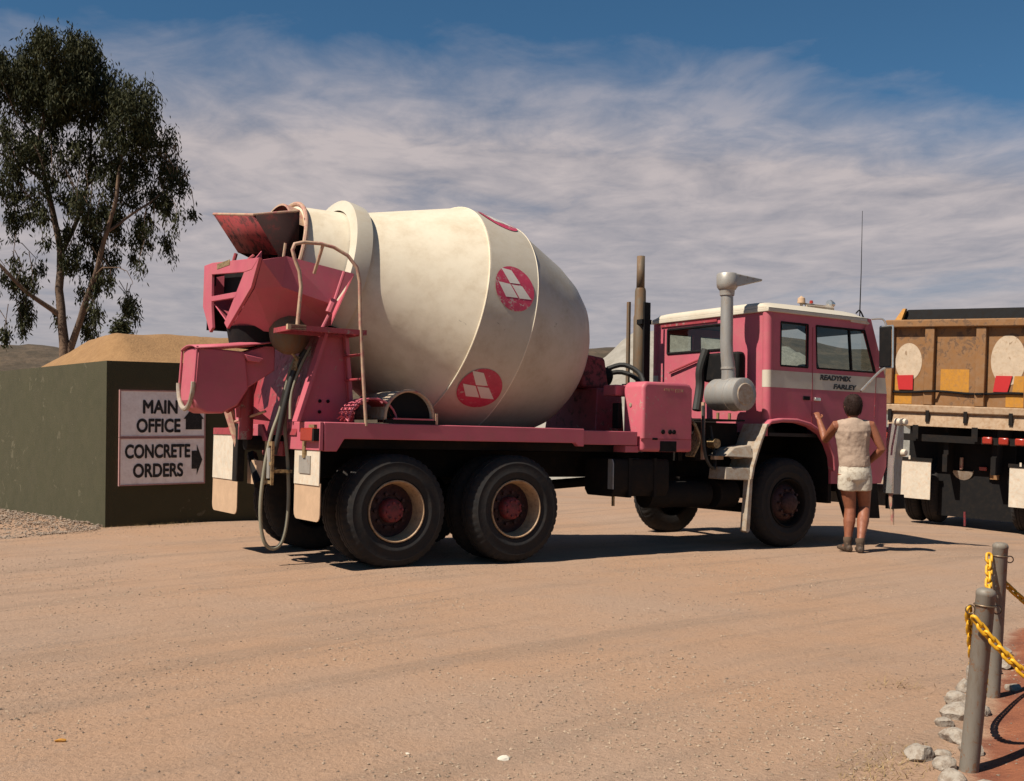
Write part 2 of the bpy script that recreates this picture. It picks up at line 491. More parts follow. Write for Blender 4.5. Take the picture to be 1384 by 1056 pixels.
# ------------------------------------------------------------------ mesh helpers
class MB:
    def __init__(self):
        self.v = []
        self.f = []

    def add(self, vs, fs):
        o = len(self.v)
        self.v += [tuple(p) for p in vs]
        self.f += [tuple(i + o for i in f) for f in fs]
        return self

    def box(self, a, b):
        (x0, y0, z0), (x1, y1, z1) = a, b
        return self.add([(x0, y0, z0), (x1, y0, z0), (x1, y1, z0), (x0, y1, z0), (x0, y0, z1), (x1, y0, z1), (x1, y1, z1), (x0, y1, z1)],
                        [(0, 3, 2, 1), (4, 5, 6, 7), (0, 1, 5, 4), (1, 2, 6, 5), (2, 3, 7, 6), (3, 0, 4, 7)])

    def hexa(self, lo, hi):
        """eight corners: four below, four above"""
        return self.add(list(lo) + list(hi), [(0, 3, 2, 1), (4, 5, 6, 7), (0, 1, 5, 4), (1, 2, 6, 5), (2, 3, 7, 6), (3, 0, 4, 7)])

    def prism(self, poly, axis, a, b):
        def P(p, h):
            return {'x': (h, p[0], p[1]), 'y': (p[0], h, p[1]), 'z': (p[0], p[1], h)}[axis]
        n = len(poly)
        vs = [P(p, a) for p in poly] + [P(p, b) for p in poly]
        fs = [tuple(range(n)), tuple(range(2 * n - 1, n - 1, -1))]
        fs += [(i, (i + 1) % n, n + (i + 1) % n, n + i) for i in range(n)]
        return self.add(vs, fs)

    def plate(self, pts, t):
        """flat polygon in space given thickness t along its normal"""
        pts = [Vector(p) for p in pts]
        nrm = (pts[1] - pts[0]).cross(pts[2] - pts[0]).normalized() * t
        n = len(pts)
        fs = [tuple(range(n)), tuple(range(2 * n - 1, n - 1, -1))]
        fs += [(i, (i + 1) % n, n + (i + 1) % n, n + i) for i in range(n)]
        return self.add([p for p in pts] + [p + nrm for p in pts], fs)

    def tube(self, pts, r, n=10, cap=True, flat=1.0, side=None):
        pts = [Vector(p) for p in pts]
        rs = r if isinstance(r, (list, tuple)) else [r] * len(pts)
        vs, fs = [], []
        d = (pts[1] - pts[0]).normalized()
        ref = Vector(side) if side else (Vector((0, 0, 1)) if abs(d.z) < 0.9 else Vector((1, 0, 0)))
        a = (ref - d * ref.dot(d)).normalized()
        for i, p in enumerate(pts):
            if i == 0:
                d = (pts[1] - pts[0]).normalized()
            elif i == len(pts) - 1:
                d = (pts[-1] - pts[-2]).normalized()
            else:
                d = ((pts[i] - pts[i - 1]).normalized() + (pts[i + 1] - pts[i]).normalized()).normalized()
            a = (a - d * a.dot(d)).normalized()
            b = d.cross(a)
            rr = rs[i] if isinstance(rs[i], tuple) else (rs[i], rs[i] * flat)
            for k in range(n):
                t = 2 * PI * k / n
                vs.append(p + a * (rr[0] * math.cos(t)) + b * (rr[1] * math.sin(t)))
        m = len(pts)
        for i in range(m - 1):
            for k in range(n):
                fs.append((i * n + k, i * n + (k + 1) % n, (i + 1) * n + (k + 1) % n, (i + 1) * n + k))
        if cap:
            fs.append(tuple(range(n - 1, -1, -1)))
            fs.append(tuple((m - 1) * n + k for k in range(n)))
        return self.add(vs, fs)

    def lathe(self, prof, o, axis, n=32, a0=0.0, a1=2 * PI, up=(0, 0, 1)):
        """prof: (radius, height along axis)"""
        o, ax = Vector(o), Vector(axis).normalized()
        up = Vector(up)
        if abs(up.dot(ax)) > 0.95:
            up = Vector((1, 0, 0))
        a = (up - ax * up.dot(ax)).normalized()
        b = ax.cross(a)
        full = abs(a1 - a0 - 2 * PI) < 1e-6
        m = n if full else n + 1
        vs, fs = [], []
        for r, h in prof:
            for k in range(m):
                t = a0 + (a1 - a0) * k / n
                vs.append(o + ax * h + a * (r * math.cos(t)) + b * (r * math.sin(t)))
        for i in range(len(prof) - 1):
            for k in range(n):
                k2 = (k + 1) % m
                fs.append((i * m + k, i * m + k2, (i + 1) * m + k2, (i + 1) * m + k))
        return self.add(vs, fs)

    def ring(self, c, axis, R_, r, n=24, m=8):
        prof = [(R_ + r * math.cos(2 * PI * i / m), r * math.sin(2 * PI * i / m)) for i in range(m + 1)]
        return self.lathe(prof, c, axis, n)

    def build(self, name, material, parent=None, smooth=35, bevel=0.0, weld=True, kind=None, label=None, segs=2):
        me = bpy.data.meshes.new(name)
        me.from_pydata(self.v, [], self.f)
        bm = bmesh.new()
        bm.from_mesh(me)
        if weld:
            bmesh.ops.remove_doubles(bm, verts=bm.verts, dist=1e-5)
        bmesh.ops.recalc_face_normals(bm, faces=bm.faces)
        bm.to_mesh(me)
        bm.free()
        if smooth:
            me.polygons.foreach_set('use_smooth', [True] * len(me.polygons))
            me.set_sharp_from_angle(angle=R(smooth))
        me.materials.append(MATS[material])
        o = bpy.data.objects.new(name, me)
        COL.objects.link(o)
        o.parent = parent
        if bevel:
            md = o.modifiers.new('bevel', 'BEVEL')
            md.width = bevel
            md.segments = segs
            md.limit_method = 'ANGLE'
            md.angle_limit = R(40)
        if kind:
            o['kind'] = kind
        if label:
            o['label'] = label
        return o


def share(src, parent, loc=(0, 0, 0), rot=(0, 0, 0), scale=None, name=None):
    o = src.copy()
    COL.objects.link(o)
    o.parent = parent
    o.location = loc
    o.rotation_euler = rot
    if scale is not None:
        o.scale = scale
    if name:
        o.name = name
    return o


def copy_tree(o, parent=None):
    c = o.copy()
    COL.objects.link(c)
    c.parent = parent
    for ch in o.children:
        copy_tree(ch, c)
    return c


def empty(name, loc, rot, label, cat, group=None):
    o = bpy.data.objects.new(name, None)
    COL.objects.link(o)
    o.location = loc
    o.rotation_euler = rot
    tag(o, label, cat, group)
    return o


def tag(o, label, cat, group=None):
    o['label'] = label
    o['category'] = cat
    if group:
        o['group'] = group
    return o


def text_mesh(txt, size, bold=0.0, shear=0.0, squeeze=1.0):
    """lettering as a flat mesh in its own x-y plane, left aligned at the baseline"""
    cu = bpy.data.curves.new('txt', 'FONT')
    cu.body = txt
    cu.size = size
    cu.shear = shear
    cu.extrude = 0.002
    ob = bpy.data.objects.new('txt', cu)
    COL.objects.link(ob)
    bpy.context.view_layer.update()
    me = bpy.data.meshes.new_from_object(ob.evaluated_get(bpy.context.evaluated_depsgraph_get()))
    bpy.data.objects.remove(ob)
    if bold:
        V = [v.co.copy() for v in me.vertices]
        F = [tuple(p.vertices) for p in me.polygons]
        VV, FF = [], []
        for q, (dx, dy) in enumerate(((0, 0), (bold, 0), (-bold, 0), (0, bold), (0, -bold), (bold * .7, bold * .7), (-bold * .7, -bold * .7), (bold * .7, -bold * .7), (-bold * .7, bold * .7))):
            FF += [tuple(i + len(VV) for i in f) for f in F]
            VV += [(v.x + dx, v.y + dy, v.z + q * .0002) for v in V]
        me = bpy.data.meshes.new('lettering')
        me.from_pydata(VV, [], FF)
    xs = [v.co.x for v in me.vertices]
    x0, x1 = min(xs), max(xs)
    for v in me.vertices:
        v.co.x = (v.co.x - x0) * squeeze
    return me, (x1 - x0) * squeeze

# ------------------------------------------------------------------ terrain
YAW = R(33)
PITCH = R(1.4)
TO = Vector((-1.13, 10.0, 0.0))                      # mixer truck: rear wheel's outer face on the ground
CU, SU = math.cos(YAW), math.sin(YAW)
TIP_C = Vector((7.53, 18.8))
TIP_H = Vector((0.653, 0.757)).normalized()
TIP_R = Vector((TIP_H.y, -TIP_H.x))


def sp(x, k=0.3):
    return 0.5 * (x + math.sqrt(x * x + k * k))


def sstep(a, b, x):
    t = min(1, max(0, (x - a) / (b - a)))
    return t * t * (3 - 2 * t)


def ground_base(x, y):
    u = (x - TO.x) * CU + (y - TO.y) * SU
    z = -math.tan(PITCH) * (sp(u, 0.15) - sp(u - 13.0, 1.0))
    z -= 0.046 * (sp(u - 8.0, 0.8) - sp(u - 13.0, 1.0))
    d = Vector((x, y)) - TIP_C
    z -= 0.045 * max(-3, min(3, d.dot(TIP_R))) * (1 - sstep(3, 8, d.length))
    return z


def ground_z(x, y):
    z = ground_base(x, y)
    d = math.hypot(x, y)
    near = 1 - sstep(14, 40, d)
    z += near * 0.018 * noise.noise(Vector((x * 0.6, y * 0.6, 0)))
    # wheel ruts
    q = Vector(((x * 0.62 + y * 0.78) * 0.22, (-x * 0.78 + y * 0.62) * 1.9, 3))
    z += near * 0.012 * noise.noise(q)
    z += near * 0.006 * noise.noise(Vector((x * 3.1, y * 3.1, 9)))
    # red soil bed lies a little higher behind the stones
    if y < 7.5:
        z += 0.04 * sstep(0.0, 0.25, x - 0.5 * y + 0.30)
    return z


def axis_points(n, near, far):
    k = np.linspace(-1, 1, n)
    s = np.sinh(k * 5.6) / math.sinh(5.6)
    return s * far


NX, NY = 330, 400
xs = np.linspace(-1, 1, NX)
xs = np.sign(xs) * (np.abs(xs) * 9.0 + 900 * np.abs(xs) ** 9)
ys = np.linspace(0, 1, NY)
ys = -3 + ys * 30.0 + 1500 * ys ** 9
gv = [(float(x), float(y), ground_z(float(x), float(y))) for y in ys for x in xs]
gf = [(j * NX + i, j * NX + i + 1, (j + 1) * NX + i + 1, (j + 1) * NX + i) for j in range(NY - 1) for i in range(NX - 1)]
g = MB().add(gv, gf).build('ground', 'ground', smooth=180, weld=False)
g['kind'] = 'structure'


def hill(name, y0, depth, x0, x1, crest, material, seed, nx=160, ny=14, rough=0.12, rs=0.12):
    """a ridge with a crest height given as a function of x"""
    vs, fs = [], []
    for j in range(ny + 1):
        t = j / ny
        y = y0 + depth * t
        env = math.sin(PI * min(1, t * 1.0)) ** 0.8 if t < 1 else 0
        for i in range(nx + 1):
            x = x0 + (x1 - x0) * i / nx
            h = crest(x)
            nn = noise.fractal(Vector((x * rs, y * rs, seed)), 1.0, 2.1, 5)
            vs.append((x, y, -0.8 + env * (h + 0.8) * (1 + rough * nn)))
    for j in range(ny):
        for i in range(nx):
            a = j * (nx + 1) + i
            fs.append((a, a + 1, a + nx + 2, a + nx + 1))
    o = MB().add(vs, fs).build(name, material, smooth=180, weld=False)
    o['kind'] = 'structure'
    return o


def crest_far(x):
    return 14.0 + 4.0 * math.sin(x * 0.021 + 1.2) + 2.5 * math.sin(x * 0.05 + 0.4) + 3.2 * (1 - sstep(-110, -60, x)) - 4.5 * sstep(-10, 15, x) + 5.0 * sstep(32, 52, x)


hill('hill', 170, 90, -300, 300, crest_far, 'scrub_hill', 1.0, nx=260, rough=0.10, rs=0.06)


def crest_pale(x):
    # stockpile running behind the cab, flanks at the angle of repose
    return max(-0.8, min(0.8 * (x + 1.2), 5.0 - 0.55 * sstep(5, 9, x) + 0.12 * math.sin(x * 0.9), 0.8 * (16.5 - x)))


hill('stockpile', 36, 16, -4, 24, crest_pale, 'pale_gravel', 5.0, nx=90, ny=20, rough=0.07, rs=0.4)

# ------------------------------------------------------------------ storage bin with sand, signs
BC = Vector((-5.19, 14.01))
BL = Vector((-2.56, 2.73)).normalized()
BF = Vector((math.cos(R(36.5)), math.sin(R(36.5))))
bin_ = empty('storage_bin', (BC.x, BC.y, 0), (0, 0, 0), 'olive green walled storage bin heaped with sand, behind the mixer truck', 'storage bin')
TH = 0.18
HT = 2.13


nF = Vector((-BF.y, BF.x))
nL = Vector((BL.y, -BL.x))
# mitred corner: where the two inner faces meet
_d = BF.x * -BL.y - BF.y * -BL.x
_q = (BC + nL * TH) - (BC + nF * TH)
_t = (_q.x * -BL.y - _q.y * -BL.x) / _d
IC = BC + nF * TH + BF * _t
FL_, LL_ = 2.75, 6.5
for q in ([BC, BC + BF * FL_, BC + BF * FL_ + nF * TH, IC], [IC, BC + BL * LL_ + nL * TH, BC + BL * LL_, BC],
          [BC + BF * FL_ + nF * (TH + .003) - BF * .003, BC + BF * FL_ + nF * 5.0 - BF * .003, BC + BF * (FL_ - TH) + nF * 5.0, BC + BF * (FL_ - TH) + nF * (TH + .003)]):
    MB().prism([(p.x - BC.x, p.y - BC.y) for p in q], 'z', -0.25, HT).build('wall', 'olive_paint', bin_)
# sand heaped above the walls
vs, fs = [], []
N = 60
for j in range(N + 1):
    for i in range(N + 1):
        a, b = i / N, j / N
        p = IC + BF * (2.38 * a) + BL * (6.0 * b)
        q = min(a, 1.06 - a) * 2.4
        h = 2.11 + 0.50 * sstep(-8.2, -5.6, p.x) * sstep(0.0, 0.22, b) * sstep(-0.03, 0.22, a) * (1 - 0.6 * sstep(0.5, 1.0, b))
        h += 0.03 * noise.noise(Vector((p.x * 1.7, p.y * 1.7, 4))) + 0.012 * noise.noise(Vector((p.x * 6, p.y * 6, 4)))
        vs.append((p.x, p.y, h))
for j in range(N):
    for i in range(N):
        k = j * (N + 1) + i
        fs.append((k, k + 1, k + N + 2, k + N + 1))
o = MB().add(vs, fs).build('sand_heap', 'sand', smooth=180)
tag(o, 'orange-brown heap of sand filling the green bin to above its walls', 'sand heap')

FN = Vector((BF.y, -BF.x))                           # outward normal of the front wall
ang = math.atan2(BF.y, BF.x)


def sign(z0, z1, lines, arrow, label):
    root = empty('sign_board', (BC.x + BF.x * 0.155 + FN.x * 0.004, BC.y + BF.y * 0.155 + FN.y * 0.004, z0), (0, 0, ang), label, 'sign', 'direction signs on the green bin')
    w, h = 1.14, z1 - z0
    MB().box((0.012, -0.028, 0.012), (w - 0.012, 0, h - 0.012)).build('panel', 'sign_face', root, bevel=0.002)
    fr = MB()
    fr.box((0, -0.036, 0), (w, 0.001, 0.016)).box((0, -0.036, h - 0.016), (w, 0.001, h))
    fr.box((0, -0.035, 0.016), (0.016, 0.001, h - 0.016)).box((w - 0.016, -0.035, 0.016), (w, 0.001, h - 0.016))
    fr.build('frame', 'sign_frame', root)
    for txt, cx, zb, size, width in lines:
        me, wd = text_mesh(txt, size, bold=0.0085)
        k = width / wd
        for v in me.vertices:
            x, y, z = v.co
            v.co = (cx - width / 2 + x * k, -0.031 - z, zb + y)
        me.materials.append(MATS['letter_black'])
        t = bpy.data.objects.new('lettering', me)
        COL.objects.link(t)
        t.parent = root
    MB().prism(arrow, 'y', -0.034, -0.027).build('arrow', 'letter_black', root)
    return root


up = [(0.87, 0.10), (1.09, 0.10), (1.09, 0.24), (1.13 - 0.012, 0.24), (0.98, 0.42), (0.84, 0.24), (0.87, 0.24)]
sign(1.145, 1.76, [('MAIN', 0.53, 0.315, 0.24, 0.46), ('OFFICE', 0.51, 0.07, 0.24, 0.58)], up,
     'grey sign reading MAIN OFFICE with an upward arrow on the green bin')
right = [(0.955, 0.20), (1.025, 0.20), (1.025, 0.12), (1.10, 0.32), (1.025, 0.52), (1.025, 0.44), (0.955, 0.44)]
sign(0.52, 1.14, [('CONCRETE', 0.505, 0.36, 0.24, 0.86), ('ORDERS', 0.51, 0.11, 0.24, 0.66)], right,
     'grey sign reading CONCRETE ORDERS with a right arrow, below the MAIN OFFICE sign')

# ------------------------------------------------------------------ gum tree
TY = 30.0
KX = 1480.0 / TY


def tp(x, y, d=0.0):
    """measured position in the tree (picture units at 30 m) to metres relative to its base"""
    return Vector(((x - 88) / KX, d, 1.33 + (572 - y) / KX))


tree = empty('gum_tree', ((88 - 692) / KX, TY, 0), (0, 0, 0), 'tall gum tree with drooping dark leaves behind the olive bin', 'tree')
stems = [
    ([(88, 642, 0), (87, 560, 0), (86, 480, 0), (83, 440, 0), (76, 390, 0.1), (75, 335, 0.2), (63, 290, 0.3), (52, 240, 0.2), (46, 185, 0.1), (58, 120, 0), (80, 70, 0)], 0.25, 0.03),
    ([(90, 560, 0), (93, 470, 0.05), (110, 430, -0.1), (133, 370, -0.3), (150, 320, -0.5), (165, 270, -0.6), (170, 210, -0.5), (176, 150, -0.4)], 0.17, 0.025),
    ([(76, 340, 0.2), (90, 290, 0.6), (99, 240, 0.8), (105, 180, 0.8), (112, 105, 0.6)], 0.10, 0.02),
    ([(78, 425, 0), (60, 410, -0.3), (45, 398, -0.5), (20, 368, -0.8), (2, 348, -1.0), (-35, 325, -1.2), (-60, 290, -1.3)], 0.11, 0.02),
    ([(133, 372, -0.3), (150, 366, -0.7), (175, 368, -1.0), (190, 374, -1.2), (199, 392, -1.25)], 0.03, 0.006),
    ([(152, 316, -0.5), (190, 282, -0.2), (225, 255, 0.0), (248, 232, 0.2)], 0.06, 0.012),
    ([(52, 240, 0.2), (15, 215, 0.5), (-35, 190, 0.6), (-70, 160, 0.6)], 0.07, 0.015),
    ([(99, 240, 0.8), (135, 200, 1.0), (160, 170, 1.1), (195, 140, 1.1)], 0.06, 0.015),
    ([(110, 430, -0.1), (122, 400, 0.3), (124, 360, 0.5), (135, 335, 0.6)], 0.045, 0.012),
    ([(66, 300, 0.3), (45, 275, 0.0), (30, 255, -0.3)], 0.04, 0.012),
    ([(46, 185, 0.1), (20, 150, -0.3), (5, 110, -0.5)], 0.05, 0.012),
]
for i, (pts, r0, r1) in enumerate(stems):
    P = [tp(*p) for p in pts]
    # refine with a little wander
    Q = []
    for a, b in zip(P[:-1], P[1:]):
        for k in range(4):
            t = k / 4
            q = a.lerp(b, t)
            wob = 0.05 if (Q) else 0
            q += Vector((noise.noise(q * 1.3 + Vector((i, 0, 0))), noise.noise(q * 1.3 + Vector((0, i, 5))), 0)) * wob
            Q.append(q)
    Q.append(P[-1])
    r0 *= .74
    rs = [r0 + (r1 - r0) * (k / (len(Q) - 1)) ** 0.8 for k in range(len(Q))]
    if i == 0:
        Q[0].z = -0.15
        rs[0] *= 1.35
    MB().tube(Q, rs, n=10).build('trunk' if i < 2 else 'limb', 'bark', tree, smooth=60)

dense = [(85, 82, 60, 40, 120), (45, 122, 44, 42, 80), (105, 132, 54, 38, 85), (-25, 120, 50, 60, 60), (190, 148, 34, 38, 46), (206, 190, 26, 34, 26),
         (165, 190, 38, 32, 34), (45, 190, 42, 36, 42), (-40, 230, 50, 50, 30), (95, 205, 46, 30, 30), (140, 250, 46, 30, 16), (172, 248, 30, 34, 11), (15, 90, 34, 40, 40), (125, 105, 28, 36, 34)]
bunch = [(30, 272, 7, 24), (214, 328, 8, 18), (246, 303, 6, 14), (259, 280, 4, 14), (226, 282, 11, 20), (196, 300, 14, 14), (181, 318, 12, 15), (152, 298, 18, 24), (112, 318, 15, 18),
         (101, 345, 12, 16), (126, 335, 10, 15), (161, 408, 8, 14), (171, 418, 9, 16), (199, 360, 8, 7), (166, 342, 7, 10), (120, 370, 9, 16), (150, 385, 9, 12), (92, 320, 9, 16), (72, 300, 8, 14), (135, 305, 12, 18), (110, 360, 8, 12), (62, 420, 8, 12), (130, 395, 7, 14), (46, 352, 6, 14), (40, 364, 8, 8), (56, 280, 6, 12),
         (41, 284, 7, 7), (60, 388, 8, 6), (20, 380, 20, 14), (30, 415, 14, 18), (36, 438, 7, 12), (14, 450, 8, 12), (106, 398, 8, 10), (106, 440, 10, 22), (126, 430, 4, 8),
         (141, 428, 5, 8), (86, 360, 9, 12), (141, 350, 10, 12), (5, 300, 12, 20), (-25, 340, 20, 30), (-40, 400, 14, 26), (240, 250, 12, 16), (218, 235, 14, 18), (60, 330, 6, 8), (8, 255, 14, 18),
         (76, 250, 14, 18), (30, 235, 16, 16), (120, 285, 14, 16), (205, 262, 10, 14), (96, 275, 10, 14), (185, 225, 14, 18), (158, 232, 14, 16), (232, 222, 8, 12)]
cent = []
for (x, y, rx, ry, n) in dense:
    dd = random.uniform(-0.6, 0.6)
    for _ in range(n):
        while True:
            a, b, c = (random.uniform(-1, 1) for _ in range(3))
            if a * a + b * b + c * c < 1:
                break
        cent.append((tp(x + a * rx * .84, y + b * ry * .9, dd + c * 1.4), random.uniform(0.08, 0.15), random.randint(55, 95), 1.4))
for (x, y, rx, ry) in bunch:
    dd = random.uniform(-0.8, 0.8)
    n = max(2, int(rx * ry / 22))
    for _ in range(n):
        a, b, c = (random.uniform(-0.8, 0.8) for _ in range(3))
        cent.append((tp(x + a * rx, y + b * ry, dd + c * rx / KX * 1.5), random.uniform(0.05, 0.10), random.randint(45, 70), 1.8))


def leaf_mesh(cent, L=(0.10, 0.19), W=(0.030, 0.052), droop=0.75):
    C, S, E = [], [], []
    for c, s, n, e in cent:
        C += [tuple(c)] * n
        S += [s] * n
        E += [e] * n
    C, S, E = np.array(C), np.array(S)[:, None], np.array(E)
    n = len(C)
    p = C + rng.normal(size=(n, 3)) * S * np.stack([np.ones(n), np.ones(n), E], 1)
    d = rng.normal(size=(n, 3))
    d[:, 2] = -np.abs(d[:, 2]) - droop * 1.6
    d /= np.linalg.norm(d, axis=1)[:, None]
    s = np.cross(d, rng.normal(size=(n, 3)))
    s /= np.linalg.norm(s, axis=1)[:, None]
    ln = rng.uniform(*L, size=(n, 1))
    wd = rng.uniform(*W, size=(n, 1)) / 2
    v = np.stack([p, p + d * ln * 0.45 + s * wd, p + d * ln, p + d * ln * 0.45 - s * wd], 1).reshape(-1, 3)
    me = bpy.data.meshes.new('crown')
    me.vertices.add(n * 4)
    me.vertices.foreach_set('co', v.ravel())
    me.loops.add(n * 4)
    me.loops.foreach_set('vertex_index', np.arange(n * 4))
    me.polygons.add(n)
    me.polygons.foreach_set('loop_start', np.arange(n) * 4)
    me.update(calc_edges=True)
    me.validate()
    me.materials.append(MATS['leaf'])
    return me


co = bpy.data.objects.new('crown', leaf_mesh(cent))
COL.objects.link(co)
co.parent = tree
# fine twigs that carry the hanging bunches
tw = MB()
for c, s, n, e in cent[sum(d[4] for d in dense)::2]:
    a = c + Vector((random.uniform(-0.05, 0.05), 0, 0.28))
    b = c + Vector((random.uniform(-0.35, 0.2), random.uniform(-0.2, 0.2), random.uniform(0.5, 0.9)))
    tw.tube([c - Vector((0, 0, 0.1)), a, b], [0.006, 0.009, 0.012], n=5)
tw.build('twigs', 'bark', tree, kind='stuff')

# small pointed shrub whose tip shows above the sand
SY = 27.0
sh = empty('shrub', ((163 - 692) / 1480 * SY, SY, 0), (0, 0, 0), 'small dark pointed shrub peeping over the sand heap beside the gum tree', 'shrub')
MB().tube([(0, 0, -0.1), (0.02, 0, 1.2), (0, 0.02, 2.6), (0, 0, 3.7)], [0.08, 0.06, 0.04, 0.012], n=8).build('trunk', 'bark', sh)
cc = []
for _ in range(150):
    t = random.random() ** 0.8
    r = 0.05 + 0.62 * (1 - t) ** 0.9
    a = random.uniform(0, 2 * PI)
    q = r * math.sqrt(random.random())
    cc.append((Vector((q * math.cos(a), q * math.sin(a), 1.2 + 2.72 * t)), 0.09, 36, 1.0))
co = bpy.data.objects.new('crown', leaf_mesh(cc, L=(0.06, 0.12), W=(0.03, 0.05), droop=-0.3))
COL.objects.link(co)
co.parent = sh

# ================================================================== concrete mixer truck
# local axes: x forward, y to the truck's left, z up; y = 0 is the outer face of the right-hand tyres
truck = empty('concrete_mixer_truck', TO, (0, PITCH, YAW), 'pink six-wheel concrete mixer truck with a cream drum bearing red round emblems', 'truck')
T = truck
CV = 1.2


def solid(o, t, off=0.0):
    md = o.modifiers.new('solid', 'SOLIDIFY')
    md.thickness = t
    md.offset = off
    return o


# ---- wheels
def tyre_mesh():
    prof = [(.283, .035), (.30, .012), (.345, .003), (.352, -.002), (.366, -.002), (.372, .001), (.43, .002), (.448, .0), (.454, .005), (.485, .014), (.508, .032), (.525, .056), (.525, .098), (.514, .102), (.514, .110), (.525, .114),
            (.525, .146), (.514, .150), (.514, .158), (.525, .162), (.525, .204), (.508, .228), (.485, .246), (.43, .258), (.36, .26), (.30, .248), (.283, .225)]
    n = 176
    vs, fs = [], []
    for i, (r, h) in enumerate(prof):
        for k in range(n):
            rr = r
            if i in (10, 11, 20, 21) and k % 4 == 0:
                rr -= 0.010
            if i in (9, 22) and k % 4 == 0:
                rr -= 0.006
            t = 2 * PI * k / n
            vs.append((rr * math.sin(t), h, rr * math.cos(t)))
    for i in range(len(prof) - 1):
        for k in range(n):
            fs.append((i * n + k, i * n + (k + 1) % n, (i + 1) * n + (k + 1) % n, (i + 1) * n + k))
    return MB().add(vs, fs)


def make_wheel(kind):
    w = bpy.data.objects.new('wheel', None)
    COL.objects.link(w)
    w.parent = T
    tyre_mesh().build('tyre', 'tyre', w, smooth=40)
    rim = MB()
    if kind == 'rear':
        rim.lathe([(.284, .06), (.288, .02), (.286, .006), (.276, .004), (.268, .016), (.262, .035), (.252, .06), (.246, .19), (.24, .20)], (0, 0, 0), (0, 1, 0), 64)
        rim.build('rim', 'rim_tan', w, smooth=50)
        h = MB()
        d_ = MB().lathe([(.245, .175), (.20, .175), (.175, .16), (.14, .16), (.135, .17), (.10, .168)], (0, 0, 0), (0, 1, 0), 48)
        h.lathe([(.112, .166), (.108, .09), (.092, .072), (.06, .062), (.0005, .060)], (0, 0, 0), (0, 1, 0), 48)
        for k in range(10):
            a = 2 * PI * k / 10
            d_.lathe([(.016, .16), (.016, .128), (.0005, .126)], (.158 * math.cos(a), 0, .158 * math.sin(a)), (0, 1, 0), 8)
        for k in range(8):
            a = 2 * PI * k / 8 + .2
            h.lathe([(.011, .06), (.011, .042), (.0005, .041)], (.078 * math.cos(a), 0, .078 * math.sin(a)), (0, 1, 0), 6)
        h.build('hub', 'hub_red', w, smooth=40)
        d_.build('disc', 'hub_dark', w, smooth=40)
    elif kind == 'front':
        rim.lathe([(.284, .06), (.288, .02), (.286, .006), (.276, .004), (.268, .016), (.262, .035), (.255, .06), (.25, .09), (.215, .075)], (0, 0, 0), (0, 1, 0), 64)
        rim.build('rim', 'chassis', w, smooth=50)
        h = MB()
        h.lathe([(.217, .08), (.19, .045), (.16, .022), (.135, .015), (.125, .02), (.12, -.01), (.10, -.045), (.075, -.055), (.05, -.06), (.0005, -.06)], (0, 0, 0), (0, 1, 0), 48)
        for k in range(10):
            a = 2 * PI * k / 10
            h.lathe([(.016, .04), (.016, -.012), (.0005, -.014)], (.155 * math.cos(a), 0, .155 * math.sin(a)), (0, 1, 0), 8)
        h.build('hub', 'hub_dark', w, smooth=40)
    else:
        rim.lathe([(.284, .06), (.288, .02), (.276, .004), (.262, .035), (.252, .06), (.246, .16), (.05, .17), (.0005, .17)], (0, 0, 0), (0, 1, 0), 48)
        rim.build('rim', 'chassis', w, smooth=50)
    return w


RT = 0.522
AX1, AX2 = .085, 1.395
def cp(w, loc, rotz=0.0, roty=0.0):
    c = copy_tree(w, T)
    c.location = loc
    c.rotation_euler = (0, roty, rotz)
    return c


wr = make_wheel('rear')
wr.location = (AX1, 0, RT)
cp(wr, (AX2, 0, RT), 0, .5)
wi = make_wheel('inner')
wi.location = (AX1, .31, RT)
cp(wi, (AX2, .31, RT))
for x in (AX1, AX2):
    cp(wr, (x, 2.4, RT), PI, .3)
    cp(wi, (x, 2.09, RT), PI)
wf = make_wheel('front')
wf.location = (5.26, .06, RT)
cp(wf, (5.26, 2.34, RT), PI)

# ---- chassis
for y in (.80, 1.52):
    MB().box((-.62, y, .80), (6.9, y + .08, 1.08)).build('chassis_rail', 'chassis', T, bevel=.006)
for x in (-.55, .66, 2.1, 3.2, 4.4, 6.4):
    MB().box((x - .04, .882, .82), (x + .04, 1.518, 1.06)).build('crossmember', 'chassis', T)
for x in (AX1, AX2):
    m = MB().tube([(x, .5, RT), (x, .95, RT), (x, 1.05, RT), (x, 1.35, RT), (x, 1.45, RT), (x, 1.9, RT)], [.075, .085, .19, .19, .085, .075], n=16)
    m.build('rear_axle', 'chassis', T)
MB().tube([(5.2, .3, RT - .05), (5.2, .7, RT - .1), (5.2, 1.7, RT - .1), (5.2, 2.1, RT - .05)], .06, n=10).build('front_axle', 'chassis', T)
for y in (.66, 1.66):
    m = MB()
    for k in range(6):
        L = .62 - .07 * k
        m.hexa([(.66 - L, y, .66 - .02 * k - .02), (.66 + L, y, .66 - .02 * k - .02), (.66 + L, y + .09, .66 - .02 * k - .02), (.66 - L, y + .09, .66 - .02 * k - .02)],
               [(.66 - L, y, .66 - .02 * k - .002), (.66 + L, y, .66 - .02 * k - .002), (.66 + L, y + .09, .66 - .02 * k - .002), (.66 - L, y + .09, .66 - .02 * k - .002)])
    m.box((.60, y + .01, .52), (.72, y + .08, .80))
    m.build('leaf_spring', 'chassis', T)
MB().tube([(1.4, 1.2, .62), (3.0, 1.2, .72), (4.3, 1.2, .8)], .055, n=10).build('drive_shaft', 'chassis', T)
MB().hexa([(4.3, .85, .55), (6.6, .85, .5), (6.6, 1.55, .5), (4.3, 1.55, .55)], [(4.4, .9, 1.5), (6.5, .9, 1.5), (6.5, 1.5, 1.5), (4.4, 1.5, 1.5)]).build('engine', 'chassis', T, bevel=.05)

